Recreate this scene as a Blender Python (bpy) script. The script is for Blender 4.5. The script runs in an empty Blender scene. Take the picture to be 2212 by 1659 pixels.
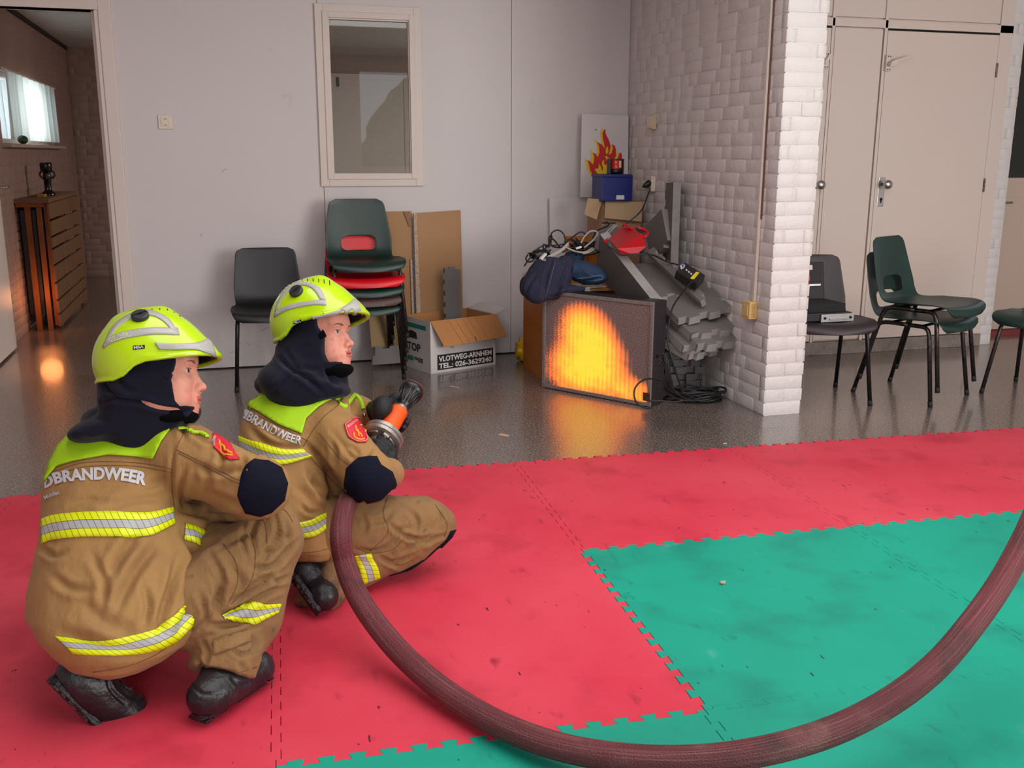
import bpy, bmesh, math, random
import numpy as np
from mathutils import Vector, Matrix, Euler
from mathutils.bvhtree import BVHTree
random.seed(7); rng = np.random.default_rng(7)
S = bpy.context.scene
COL = S.collection
PI = math.pi
# ------------------------------------------------------------------ camera, world, light, exposure
CP = np.array([-1.08917, -2.90706, 1.31361])
CM = np.array([[0.9606856, -0.2776238, 0.0028593], [-0.0602795, -0.2186212, -0.9739462], [0.2710158, 0.9354837, -0.2267613]])
FPX = 2128.16
cd = bpy.data.cameras.new('camera'); cam = bpy.data.objects.new('camera', cd); COL.objects.link(cam)
cd.sensor_fit = 'HORIZONTAL'; cd.sensor_width = 36; cd.lens = FPX / 2212 * 36; cd.clip_start = .05; cd.clip_end = 100
cam.matrix_world = Matrix([[CM[0][i], -CM[1][i], -CM[2][i], CP[i]] for i in range(3)] + [[0, 0, 0, 1]])
S.camera = cam
S.view_settings.view_transform = 'Standard'; S.view_settings.look = 'None'
S.view_settings.gamma = 1; S.view_settings.use_curve_mapping = False
S.view_settings.exposure = 0.38
S.cycles.use_denoising = True
S.cycles.max_bounces = 8; S.cycles.diffuse_bounces = 4; S.cycles.glossy_bounces = 4; S.cycles.transmission_bounces = 6
S.cycles.sample_clamp_indirect = 6
w = bpy.data.worlds.new('world'); S.world = w; w.use_nodes = True
w.node_tree.nodes['Background'].inputs[0].default_value = (.80, .88, 1, 1)
w.node_tree.nodes['Background'].inputs[1].default_value = 1.1
def area(name, loc, target, sx, sy, power, col):
    l = bpy.data.lights.new(name, 'AREA'); l.shape = 'RECTANGLE'; l.size = sx; l.size_y = sy; l.energy = power; l.color = col
    o = bpy.data.objects.new(name, l); COL.objects.link(o); o.location = loc
    o.rotation_euler = (Vector(target) - Vector(loc)).to_track_quat('-Z', 'Y').to_euler(); return o
# daylight falling in through the wide opening behind and to the right of the photographer
area('daylight_opening', (3.5, -4.45, 1.7), (1.0, 2.0, .8), 3.0, 2.1, 170, (1, .96, .94))
area('daylight_left', (-2.0, -4.45, 1.75), (-.6, 2.5, .9), 1.6, 1.4, 26, (.93, .96, 1))
area('overhead_fill', (.2, -.6, 2.70), (.2, -.6, 0), 3.4, 2.6, 62, (1, .97, .95))  # broad fill added overhead to soften the room light, no fixture modelled
area('corridor_window_light', (-2.95, 6.2, 1.75), (-1.2, 6.2, 1.45), .7, 2.4, 75, (.9, .96, 1))
area('side_room_fill', (2.3, 5.0, 2.33), (2.0, 5.2, 0), 1.0, .5, 85, (1, .95, .9))  # unseen fill added to brighten the room beyond, no real lamp there
pl_ = bpy.data.lights.new('amber_lamp', 'POINT'); pl_.energy = 1.3; pl_.color = (1, .33, .10); pl_.shadow_soft_size = .08
po = bpy.data.objects.new('amber_lamp', pl_); COL.objects.link(po); po.location = (-2.40, 5.02, .28)
# ------------------------------------------------------------------ helpers
def ray(x, y): return np.array([(x - 1106) / FPX, (y - 829.5) / FPX, 1.0]) @ CM
def onz(x, y, z=0.0):
    d = ray(x, y); return CP + (z - CP[2]) / d[2] * d
def onY(x, y, Y):
    d = ray(x, y); return CP + (Y - CP[1]) / d[1] * d
def onX(x, y, X):
    d = ray(x, y); return CP + (X - CP[0]) / d[0] * d
def onP(x, y, P, n):
    d = ray(x, y); n = np.array(n, float); return CP + ((np.array(P) - CP) @ n) / (d @ n) * d
def dep(x, y, t): return CP + t * ray(x, y)
def rgb(h):
    h = h.lstrip('#'); c = [int(h[i:i + 2], 16) / 255 for i in (0, 2, 4)]
    return tuple([(v / 12.92 if v <= .04045 else ((v + .055) / 1.055) ** 2.4) for v in c] + [1])
def emp(name, loc=(0, 0, 0), label=None, cat=None, group=None, rot=(0, 0, 0)):
    o = bpy.data.objects.new(name, None); COL.objects.link(o); o.location = tuple(loc); o.rotation_euler = rot
    o.empty_display_size = .05
    tag(o, label, cat, group); return o
def tag(o, label=None, cat=None, group=None, kind=None):
    if label: o['label'] = label
    if cat: o['category'] = cat
    if group: o['group'] = group
    if kind: o['kind'] = kind
    return o
class MB:
    """collects verts and faces of one mesh"""
    def __init__(s): s.v = []; s.f = []
    def add(s, v, f):
        n = len(s.v); s.v += [tuple(map(float, p)) for p in v]; s.f += [tuple(i + n for i in q) for q in f]; return s
    def box(s, x0, y0, z0, x1, y1, z1, M=None):
        v = [(x, y, z) for z in (z0, z1) for y in (y0, y1) for x in (x0, x1)]
        if M is not None: v = [tuple(M @ Vector(p)) for p in v]
        return s.add(v, [(0, 2, 3, 1), (4, 5, 7, 6), (0, 1, 5, 4), (2, 6, 7, 3), (0, 4, 6, 2), (1, 3, 7, 5)])
    def beam(s, a, b, w, h, up=(0, 0, 1)):
        a = Vector(a); b = Vector(b); d = (b - a); L = d.length; d.normalize(); u = Vector(up)
        r = d.cross(u)
        if r.length < 1e-4: r = d.cross(Vector((0, 1, 0)))
        r.normalize(); u = r.cross(d)
        M = Matrix([[r[i], d[i], u[i], a[i]] for i in range(3)] + [[0, 0, 0, 1]])
        return s.box(-w / 2, 0, -h / 2, w / 2, L, h / 2, M)
    def tube(s, pts, r, n=10, close=False, cap=True):
        pts = [Vector(tuple(p)) for p in pts]; m = len(pts)
        rr = r if hasattr(r, '__len__') else [r] * m
        T = []
        for i in range(m):
            if close: t = pts[(i + 1) % m] - pts[i - 1]
            else: t = pts[min(i + 1, m - 1)] - pts[max(i - 1, 0)]
            T.append(t.normalized() if t.length > 1e-9 else Vector((0, 0, 1)))
        u = T[0].orthogonal().normalized(); b = len(s.v); fs = []
        for i in range(m):
            if i:
                q = T[i - 1].rotation_difference(T[i]); u = (q @ u); u = (u - T[i] * u.dot(T[i])).normalized()
            w_ = T[i].cross(u)
            for k in range(n):
                a = 2 * PI * k / n; s.v.append(tuple(pts[i] + (u * math.cos(a) + w_ * math.sin(a)) * rr[i]))
        for i in range(m if close else m - 1):
            j = (i + 1) % m
            for k in range(n): fs.append((b + i * n + k, b + i * n + (k + 1) % n, b + j * n + (k + 1) % n, b + j * n + k))
        if cap and not close: fs.append(tuple(b + k for k in reversed(range(n)))); fs.append(tuple(b + (m - 1) * n + k for k in range(n)))
        s.f += fs; return s
    def lathe(s, prof, n=24, M=None, cap=True):
        b = len(s.v)
        for (r, z) in prof:
            for k in range(n):
                a = 2 * PI * k / n; p = Vector((r * math.cos(a), r * math.sin(a), z)); s.v.append(tuple(M @ p if M is not None else p))
        for i in range(len(prof) - 1):
            for k in range(n): s.f.append((b + i * n + k, b + i * n + (k + 1) % n, b + (i + 1) * n + (k + 1) % n, b + (i + 1) * n + k))
        if cap: s.f.append(tuple(b + k for k in reversed(range(n)))); s.f.append(tuple(b + (len(prof) - 1) * n + k for k in range(n)))
        return s
    def poly(s, pts, n, t):
        """extrude the 3d polygon pts by vector n*t"""
        n = Vector(tuple(n)).normalized() * t; k = len(pts); b = len(s.v)
        s.v += [tuple(map(float, p)) for p in pts] + [tuple(Vector(tuple(p)) + n) for p in pts]
        s.f.append(tuple(b + i for i in range(k))); s.f.append(tuple(b + k + i for i in reversed(range(k))))
        for i in range(k): s.f.append((b + i, b + k + i, b + k + (i + 1) % k, b + (i + 1) % k))
        return s
    def mesh(s, name, mat=None, smooth=False, bevel=0, seg=2, fix=True):
        me = bpy.data.meshes.new(name); me.from_pydata(s.v, [], s.f)
        if fix or bevel:
            bm = bmesh.new(); bm.from_mesh(me)
            if fix: bmesh.ops.recalc_face_normals(bm, faces=bm.faces)
            if bevel:
                es = [e for e in bm.edges if len(e.link_faces) == 2 and e.calc_face_angle(0) > .5]
                bmesh.ops.bevel(bm, geom=es, offset=bevel, segments=seg, affect='EDGES', profile=.6)
            bm.to_mesh(me); bm.free()
        if smooth: me.polygons.foreach_set('use_smooth', [True] * len(me.polygons))
        for m_ in (mat if isinstance(mat, (list, tuple)) else [mat]):
            if m_: me.materials.append(m_)
        me.update(); return me
    def obj(s, name, mat, parent=None, smooth=False, bevel=0, seg=2, **k):
        return link(name, s.mesh(name, mat, smooth, bevel, seg), parent, **k)
def link(name, me, parent=None, label=None, cat=None, group=None, kind=None, M=None, auto=None):
    o = bpy.data.objects.new(name, me); COL.objects.link(o)
    if M is not None:
        o.location, q, o.scale = M.decompose(); o.rotation_euler = q.to_euler()
    if parent is not None:
        o.parent = parent
        o.matrix_parent_inverse = parent_inv(parent)
    tag(o, label, cat, group, kind); return o
def wm(o):
    m = Matrix.LocRotScale(o.location, o.rotation_euler, o.scale)
    return wm(o.parent) @ o.matrix_parent_inverse @ m if o.parent else m
def parent_inv(p): return wm(p).inverted()   # the child's verts are given in world space
def local(o):
    """child made in its thing's local space"""
    o.matrix_parent_inverse = Matrix.Identity(4); return o
def copytree(o, parent=None, mats=None):
    c = o.copy(); COL.objects.link(c)
    if parent is not None: c.parent = parent; c.matrix_parent_inverse = o.matrix_parent_inverse.copy()
    for ch in list(o.children): copytree(ch, c)
    return c
def curve_pts(pts, n=8, close=False):
    """Catmull-Rom through pts"""
    P = [np.array(p, float) for p in pts]; m = len(P); out = []
    for i in range(m if close else m - 1):
        if close: a, b, c, d = P[i - 1], P[i], P[(i + 1) % m], P[(i + 2) % m]
        else: b, c = P[i], P[i + 1]; a = P[i - 1] if i else 2 * b - c; d = P[i + 2] if i + 2 < m else 2 * c - b
        for k in range(n):
            t = k / n; out.append(.5 * ((2 * b) + (c - a) * t + (2 * a - 5 * b + 4 * c - d) * t * t + (3 * b - a - 3 * c + d) * t ** 3))
    if not close: out.append(P[-1])
    return out
# ------------------------------------------------------------------ materials
MATS = {}
def mat(name, col, rough=.6, metal=0, spec=.5, noise=None, bump=None, coat=0, emit=None, trans=0, sheen=0, alpha=None):
    """noise: list of (scale, colour, lo, hi[, detail, stretch]) layers mixed over the base; bump: list of (scale, strength[, stretch])"""
    if name in MATS: return MATS[name]
    m = bpy.data.materials.new(name); m.use_nodes = True; nt = m.node_tree; N = nt.nodes; L = nt.links
    b = N['Principled BSDF']; b.inputs['Roughness'].default_value = rough; b.inputs['Metallic'].default_value = metal
    b.inputs['Specular IOR Level'].default_value = spec; b.inputs['Coat Weight'].default_value = coat
    b.inputs['Transmission Weight'].default_value = trans; b.inputs['Sheen Weight'].default_value = sheen
    if alpha is not None: b.inputs['Alpha'].default_value = alpha
    c = rgb(col) if isinstance(col, str) else col; b.inputs['Base Color'].default_value = c
    tc = N.new('ShaderNodeTexCoord')
    def nz(scale, detail=4, st=None, rough=.55):
        n = N.new('ShaderNodeTexNoise'); n.inputs['Scale'].default_value = scale; n.inputs['Detail'].default_value = detail; n.inputs['Roughness'].default_value = rough
        mp = N.new('ShaderNodeMapping'); mp.inputs['Scale'].default_value = st or (1, 1, 1)
        L.new(tc.outputs['Object'], mp.inputs[0]); L.new(mp.outputs[0], n.inputs['Vector']); return n
    src = None
    for k in (noise or []):
        n = nz(k[0], k[4] if len(k) > 4 else 4, k[5] if len(k) > 5 else None)
        mr = N.new('ShaderNodeMapRange'); mr.inputs[1].default_value = k[2]; mr.inputs[2].default_value = k[3]; L.new(n.outputs['Fac'], mr.inputs[0])
        mx = N.new('ShaderNodeMix'); mx.data_type = 'RGBA'; L.new(mr.outputs[0], mx.inputs[0])
        if src is None: mx.inputs[6].default_value = c
        else: L.new(src, mx.inputs[6])
        mx.inputs[7].default_value = rgb(k[1]); src = mx.outputs[2]
    if src is not None: L.new(src, b.inputs['Base Color'])
    last = None
    for k in (bump or []):
        n = nz(k[0], 5, k[2] if len(k) > 2 else None); bp = N.new('ShaderNodeBump'); bp.inputs['Strength'].default_value = k[1]; bp.inputs['Distance'].default_value = .02 if len(k) < 4 else k[3]
        L.new(n.outputs['Fac'], bp.inputs['Height'])
        if last: L.new(last, bp.inputs['Normal'])
        last = bp.outputs[0]
    if last: L.new(last, b.inputs['Normal'])
    if emit: b.inputs['Emission Color'].default_value = rgb(emit[0]); b.inputs['Emission Strength'].default_value = emit[1]
    MATS[name] = m; return m
WHITE = mat('wall_paint', '#d9d2cf', .62, noise=[(1.2, '#cfc8c8', .35, .8)], bump=[(60, .04)])
PANEL = mat('panel_paint', '#d3cbca', .42, spec=.4, noise=[(.9, '#cbc5c6', .35, .8), (7, '#b9b4b6', .70, .86)], bump=[(9, .02)])
BRICKW = mat('brick_paint', '#d8d0ce', .5, noise=[(3, '#cfc9c9', .4, .8)], bump=[(30, .25), (140, .12)])
FRAME = mat('frame_paint', '#d9cbc2', .4, noise=[(2, '#d2c6be', .4, .8)])
CREAM = mat('door_paint', '#d9c6bb', .42, noise=[(.8, '#d3c3bd', .35, .75)])
BRICKC = mat('corridor_brick_paint', '#9c8076', .6, noise=[(2, '#8d7468', .4, .8), (9, '#6b5147', .66, .8)], bump=[(30, .2)])
BLACK = mat('black_plastic', '#141416', .35)
DARK = mat('dark_gap', '#0a090a', .9)
STEEL = mat('brushed_steel', '#b9b6b4', .3, metal=1)
ALU = mat('aluminium', '#a9a7a6', .38, metal=.9, bump=[(120, .05)])
CARD = mat('cardboard', '#b08862', .85, noise=[(2, '#a57c54', .35, .8)], bump=[(90, .06, (1, 14, 1))])
CARDIN = mat('cardboard_inner', '#b9814f', .85, noise=[(3, '#a56f40', .35, .8)])
BCARD = mat('white_carton_print', '#cbc6c4', .75, noise=[(5, '#bcb6b5', .4, .8)])
# ================================================================== the room
YB = 3.396          # face of the back wall
XS = 1.53           # face of the brick side wall
FLOORM = mat('floor_coating', '#64564f', .20, spec=.5, noise=[(1.1, '#73655f', .42, .72), (120, '#a0948e', .53, .60, 2), (190, '#2a2221', .56, .63, 2), (14, '#33292a', .73, .80, 5)], bump=[(120, .12)])
FLOORM.node_tree.nodes['Principled BSDF'].inputs['Coat Weight'].default_value = .6; FLOORM.node_tree.nodes['Principled BSDF'].inputs['Coat Roughness'].default_value = .11
st = lambda mb, name, m, parent=None, **k: mb.obj(name, m, parent, kind=None if parent else 'structure', **k)
floor = st(MB().box(-4.2, -5.2, -.08, 6.2, YB + .1, 0).box(-4.2, YB + .1, -.08, 6.2, 9.2, 0), 'floor', FLOORM)
CEILM = mat('ceiling_tile', '#c9c2bd', .8, bump=[(80, .2)])
GRID = mat('ceiling_grid', '#8f8984', .5)
ceil = st(MB().box(-4.2, -5.2, 2.75, 6.2, YB + .1, 2.85), 'ceiling', CEILM)
# back wall with the doorway (left) and the window opening
DX0, DX1, DZ = -2.50, -1.70, 2.10        # doorway
WX0, WX1, WZ0, WZ1 = -.435, .085, 1.175, 2.125   # window opening
bw = MB()
bw.box(-4.2, YB, 0, DX0, YB + .1, 2.75).box(DX0, YB, DZ, DX1, YB + .1, 2.75)
wall_back = st(bw, 'wall_back', WHITE)
def panel(x0, x1, z0, z1):
    return MB().box(x0 + .0015, YB, z0, x1 - .0015, YB + .1, z1).obj('panel', PANEL, wall_back, bevel=.0012, seg=1)
panel(DX1, -.48, .008, 2.75); panel(.727, 1.535, .008, 2.75)
MB().box(-.4785, YB, .008, WX0, YB + .1, 2.75).box(WX1, YB, .008, .7255, YB + .1, 2.75).box(WX0, YB, .008, WX1, YB + .1, WZ0).box(WX0, YB, WZ1, WX1, YB + .1, 2.75).obj('panel', PANEL, wall_back)
MB().box(DX1, YB + .02, -.01, 1.6, YB + .08, .03).obj('bottom_gap', DARK, wall_back)
# window frame: outer architrave, inner frame, glass
win = emp('window_1', (-.175, YB, 1.65)); win['kind'] = 'structure'
def ring(name, x0, x1, z0, z1, wd, y0, y1, m, parent, bev=.003):
    a = MB(); a.box(x0, y0, z0, x0 + wd, y1, z1).box(x1 - wd, y0, z0, x1, y1, z1)
    a.box(x0 + wd, y0, z0, x1 - wd, y1, z0 + wd).box(x0 + wd, y0, z1 - wd, x1 - wd, y1, z1)
    return a.obj(name, m, parent, bevel=bev, seg=2)
ring('architrave', -.498, .147, 1.118, 2.187, .05, YB - .018, YB + .002, FRAME, win)
ring('frame', -.455, .104, 1.161, 2.144, .035, YB - .026, YB + .05, FRAME, win)
ring('glazing_bead', -.425, .074, 1.186, 2.112, .012, YB - .012, YB + .02, FRAME, win, .002)
GLASS = mat('window_glass', '#dfe6e6', .015, spec=.9, trans=1)
MB().box(-.42, YB + .01, 1.19, .072, YB + .014, 2.11).obj('pane', GLASS, win)
# doorway frame
dfr = emp('door_1', (DX1, YB, 0)); dfr['kind'] = 'structure'
f1 = MB().box(-1.70, YB - .02, 0, -1.632, YB + .005, 2.168).box(-2.60, YB - .02, 2.10, -1.70, YB + .005, 2.168); f1.obj('architrave', FRAME, dfr, bevel=.004)
MB().box(-1.722, YB - .012, 0, -1.70, YB + .12, 2.10).box(-2.52, YB - .012, 2.10, -1.70, YB + .12, 2.122).obj('frame', FRAME, dfr, bevel=.003)
MB().box(-1.742, YB + .03, 0, -1.722, YB + .05, 2.10).obj('door_stop', FRAME, dfr, bevel=.002)
leaf = MB().box(-2.545, YB + .12, .015, -2.505, YB + 1.02, 2.08).obj('leaf', FRAME, dfr, bevel=.003)
hb = MB(); hb.box(-2.505, 4.30, 1.02, -2.497, 4.345, 1.20); hb.obj('handle_plate', ALU, leaf, bevel=.002)
MB().tube([(-2.497, 4.322, 1.095), (-2.46, 4.322, 1.095), (-2.45, 4.31, 1.095), (-2.45, 4.42, 1.095)], .009, 10).obj('handle', ALU, leaf, smooth=True)
# --- bricks
def brick_mesh(name, L, h, m, depth=.0030):
    j = .006; b = MB(); L2, h2 = L / 2 - j / 2, h / 2 - j / 2
    o = [(-L2, 0, -h2), (L2, 0, -h2), (L2, 0, h2), (-L2, 0, h2)]
    e = .006; i_ = [(-L2 + e, -depth, -h2 + e), (L2 - e * .8, -depth, -h2 + e * .7), (L2 - e, -depth, h2 - e), (-L2 + e * .7, -depth, h2 - e * .8)]
    e2 = .0022; md = [(x * (1 - .0) , -depth * .6, z) for x, y, z in [(-L2 + e2, 0, -h2 + e2), (L2 - e2, 0, -h2 + e2), (L2 - e2, 0, h2 - e2), (-L2 + e2, 0, h2 - e2)]]
    b.add(o + md + i_, [(k, (k + 1) % 4, 4 + (k + 1) % 4, 4 + k) for k in range(4)] + [(4 + k, 4 + (k + 1) % 4, 8 + (k + 1) % 4, 8 + k) for k in range(4)] + [(8, 9, 10, 11)])
    return b.mesh(name, m, smooth=True)
COURSE = .068
def lay(parent, origin, u, n, length, z0, z1, m, tagname, limit=300, bond='wild', skip=None):
    """painted bricks, each an object: origin at the wall face, u along the wall, n out of it"""
    u = Vector(u); n = Vector(n); R3 = Matrix([[u[i], -n[i], (0, 0, 1)[i]] for i in range(3)])
    ms = {k: brick_mesh('brick', L, COURSE, m) for k, L in (('s', .220), ('h', .108), ('q', .165))}
    LEN = dict(s=.220, h=.108, q=.165); jobs = []; z = z0; r = random.Random(hash(tagname) % 1000 if False else len(tagname) * 7)
    row = 0
    while z + COURSE * .6 < z1:
        x = -r.choice([0, .05, .11, .16])
        while x < length:
            k = r.choices('shq', (.62, .30, .08) if bond == 'wild' else (.9, .1, 0))[0]; L = LEN[k]
            a, b = max(x, 0), min(x + L, length)
            if b - a > .03: jobs.append((k, (a + b) / 2, (b - a) / L, z + COURSE / 2))
            x += L
        z += COURSE; row += 1
    out = []
    for k, xc, sx, zc in jobs:
        p = Vector(origin) + u * xc; p.z = zc
        if skip and skip(p): continue
        q = CM @ (np.array(p) - CP); px, py = 1106 + FPX * q[0] / max(q[2], .1), 829.5 + FPX * q[1] / max(q[2], .1)
        vis = -40 < px < 2260 and -60 < py < 1700 and q[2] > 0
        out.append(((p - Vector(CP)).length + (0 if vis else 100), k, p, sx))
    out.sort(key=lambda t: t[0]); rest = MB()
    for i, (d, k, p, sx) in enumerate(out):
        a = r.uniform(-.006, .006); off = n * r.uniform(-.0015, .0015)
        M = Matrix.Translation(p + off) @ (R3 @ Euler((r.uniform(-.005, .005), a, r.uniform(-.004, .004))).to_matrix()).to_4x4() @ Matrix.Diagonal((sx, 1, 1, 1))
        if i < limit and d < 100: link('brick', ms[k], parent, M=M)
        else: rest.add([M @ v.co for v in ms[k].vertices], [tuple(f.vertices) for f in ms[k].polygons])
    if rest.v: rest.obj('brick', m, parent, kind='stuff', smooth=True, fix=False)if False else link('brick', rest.mesh('brick', m, True, fix=False), parent, kind='stuff')
PE = 1.462   # front end of the brick partition
wall_side = st(MB().box(XS + .006, PE + .006, 0, 1.744, YB + .1, 2.75), 'wall_right', BRICKW)
lay(wall_side, (XS + .006, PE + .004, 0), (0, 1, 0), (-1, 0, 0), YB - PE, 0, 2.75, BRICKW, 'side', 330 - 60)
lay(wall_side, (XS - .002, PE + .006, 0), (1, 0, 0), (0, -1, 0), .224, 0, 2.75, BRICKW, 'endface', 60, 'end')
lay(wall_side, (1.744, PE + .004, 0), (0, 1, 0), (1, 0, 0), .1, 0, 2.75, BRICKW, 'farside', 60)
# thick paint foot of the partition
# alcove behind the chairs: painted timber frame with doors on a concrete plinth
YR = 2.795
wr = MB().box(1.744, YR + .03, .085, 4.02, YR + .16, 2.75); wall_alc = st(wr, 'wall_rear', CREAM)
CONC = mat('concrete_plinth', '#8c7f78', .8, noise=[(12, '#6f645e', .4, .75), (50, '#a89c94', .6, .75)], bump=[(40, .4)])
st(MB().box(1.744, YR - .012, 0, 4.02, YR + .16, .088), 'baseboard_rear', CONC, bevel=.004)
fr = MB()
for x0, x1 in ((2.645, 2.665), (3.03, 3.052), (3.915, 4.02)): fr.box(x0, YR, .088, x1, YR + .06, 2.75)
fr.box(1.744, YR, 2.105, 4.02, YR + .06, 2.155)
tr = st(fr, 'trim_1', CREAM, bevel=.002)
alp = MB().box(2.672, YR + .006, .10, 3.022, YR + .045, 2.098); alp.obj('panel', CREAM, tr, bevel=.003)
MB().box(1.75, YR + .012, 2.165, 3.93, YR + .045, 2.74).obj('panel', CREAM, tr, bevel=.003)
MB().box(2.68, YR - .0015, .16, 3.01, YR + .001, .163).obj('panel', CREAM, tr)
def door(name, x0, x1, knobx, px):
    d = emp(name, (x0, YR, .09)); d['kind'] = 'structure'
    lf = MB().box(x0, YR - .002, .095, x1, YR + .04, 2.092).obj('leaf', CREAM, d, bevel=.003)
    MB().box(x0, YR - .0, 2.092, x1, YR + .038, 2.104).obj('gap', DARK, d)
    return d, lf
d2, lf2 = door('door_2', 3.054, 3.912, 0, 0)
# espagnolette lever near the top of the big door
def lever(x, z, parent, s=1, arm=True):
    MB().box(x - .014, YR - .022, z - .05, x + .022, YR - .002, z + .05).obj('lever_plate', FRAME, parent, bevel=.005)
    for dz in (-.04, .04):
        for dx in (-.004, .012): MB().lathe([(.0035, 0), (.0035, .003)], 8, Matrix.Translation((x + dx, YR - .022, z + dz)) @ Matrix.Rotation(PI / 2, 4, 'X')).obj('screw', DARK, parent)
    if arm:
        MB().tube([(x + .004, YR - .02, z - .008), (x + .004, YR - .05, z - .008)], .011, 12).obj('spindle', FRAME, parent, smooth=True)
        MB().poly([(x - .012, YR - .05, z - .024), (x + .036, YR - .05, z - .016), (x + .046, YR - .05, z + .006), (x + .150, YR - .05, z + .038), (x + .152, YR - .05, z + .050), (x + .03, YR - .05, z + .020), (x - .004, YR - .05, z + .004)], (0, -1, 0), .012).obj('lever_arm', FRAME, parent, bevel=.003)
lever(3.058, 1.892, lf2)
kp = MB().box(3.075, YR - .006, .985, 3.125, YR - .002, 1.175).obj('lock_plate', STEEL, lf2, bevel=.002)
MB().lathe([(.010, 0), (.010, .03), (.026, .042), (.031, .056), (.028, .07), (.015, .078), (.002, .08)], 24, Matrix.Translation((3.103, YR - .006, 1.13)) @ Matrix.Rotation(PI / 2, 4, 'X')).obj('knob', STEEL, lf2, smooth=True)
MB().lathe([(.010, 0), (.010, .002)], 16, Matrix.Translation((3.103, YR - .0062, 1.032)) @ Matrix.Rotation(PI / 2, 4, 'X')).box(3.099, YR - .0083, 1.008, 3.107, YR - .006, 1.030).obj('keyhole', DARK, lf2)
for z in (1.87, 1.12, .30):
    MB().tube([(3.914, YR - .006, z - .045), (3.914, YR - .006, z + .045)], .007, 10).obj('hinge', mat('old_hinge', '#8c7468', .5, noise=[(60, '#3b2a24', .5, .6)]), lf2, smooth=True)
# narrow door mostly hidden behind the brick partition
d3 = emp('door_3', (1.9, YR, .09)); d3['kind'] = 'structure'
lf3 = MB().box(1.85, YR - .002, .095, 2.640, YR + .04, 2.092).obj('leaf', CREAM, d3, bevel=.003)
MB().box(1.85, YR, 2.092, 2.640, YR + .038, 2.103).obj('gap', DARK, d3)
lever(2.602, 1.895, lf3, arm=False)
MB().poly([(2.59, YR - .03, 1.87), (2.618, YR - .03, 1.90), (2.628, YR - .03, 1.935), (2.612, YR - .03, 1.93), (2.585, YR - .03, 1.89)], (0, -1, 0), .01).obj('lever_arm', FRAME, lf3)
MB().lathe([(.010, 0), (.010, .03), (.026, .042), (.031, .056), (.028, .07), (.015, .078), (.002, .08)], 24, Matrix.Translation((2.602, YR - .006, 1.13)) @ Matrix.Rotation(PI / 2, 4, 'X')).obj('knob', STEEL, lf3, smooth=True)
# second brick pier right of the doors, and the side room door beyond
wall_pier = st(MB().box(4.026, YR + .03, 0, 4.14, YR + .4, 2.75), 'wall_pier', BRICKW)
lay(wall_pier, (4.022, YR + .03, 0), (1, 0, 0), (0, -1, 0), .12, 0, 2.75, BRICKW, 'pier', 60, 'end')
lay(wall_pier, (4.14, YR + .03, 0), (0, 1, 0), (1, 0, 0), .36, 0, 2.75, BRICKW, 'pierside', 60, 'end')
wall_r2 = st(MB().box(4.14, YR + .40, 0, 6.2, YR + .5, .95).box(4.14, YR + .40, .95, 4.17, YR + .5, 2.75), 'wall_far_right', BRICKW)
d4 = emp('door_4', (4.17, YR + .3, 0)); d4['kind'] = 'structure'
lf4 = MB().box(4.18, YR + .33, .04, 5.05, YR + .37, 1.16).box(4.18, YR + .33, 1.16, 4.215, YR + .37, 2.6).box(5.0, YR + .33, 1.16, 5.05, YR + .37, 2.6).obj('leaf', mat('tan_door_paint', '#c0aa9c', .4), d4, bevel=.003)
MB().box(4.27, YR + .318, .12, 4.96, YR + .332, 1.02).obj('door_panel', MATS['tan_door_paint'], lf4, bevel=.006)
MB().box(4.215, YR + .345, 1.16, 5.0, YR + .349, 2.6).obj('pane', mat('smoked_glass', '#1d1f1c', .08, spec=.6), lf4)
MB().tube([(4.30, YR + .32, .985), (4.30, YR + .27, .985), (4.42, YR + .27, .985)], .008, 10).obj('handle', ALU, lf4, smooth=True)
MB().box(4.236, YR + .318, 1.36, 4.242, YR + .328, 2.0).obj('glazing_bar', ALU, lf4)
MB().box(4.15, YR + .29, .0, 5.1, YR + .38, .035).obj('threshold', mat('red_doormat', '#7d2f30', .8), d4)
# enclosure outside the frame so that light bounces as in a room
wall_left = st(MB().box(-4.3, -5.2, 0, -4.2, YB + .1, 2.75), 'wall_left', WHITE)
wall_right2 = st(MB().box(6.2, -5.2, 0, 6.3, YR + .5, 2.75), 'wall_far_side', WHITE)
# wall behind the photographer: wide glazed doors and a window onto the yard
YF = -4.6
wf = MB().box(-4.2, YF - .1, 0, -3.0, YF, 2.75).box(-.7, YF - .1, 0, .77, YF, 2.75).box(4.6, YF - .1, 0, 6.2, YF, 2.75).box(-3.0, YF - .1, 0, -.7, YF, .95).box(-3.0, YF - .1, 2.45, -.7, YF, 2.75).box(.77, YF - .1, 2.5, 4.6, YF, 2.75)
wall_front = st(wf, 'wall_front', WHITE)
wn = emp('window_2', (2.4, YF, 0)); wn['kind'] = 'structure'
for x0 in (.77, 1.73, 2.69, 3.65): ring('frame', x0, x0 + .96, .02, 2.5, .07, YF - .06, YF, FRAME, wn); MB().box(x0 + .07, YF - .05, 1.02, x0 + .89, YF - .01, 1.14).obj('rail', FRAME, wn)
wn3 = emp('window_3', (-1.8, YF, 1)); wn3['kind'] = 'structure'
ring('frame', -3.0, -.7, .95, 2.45, .07, YF - .06, YF, FRAME, wn3)
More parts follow.
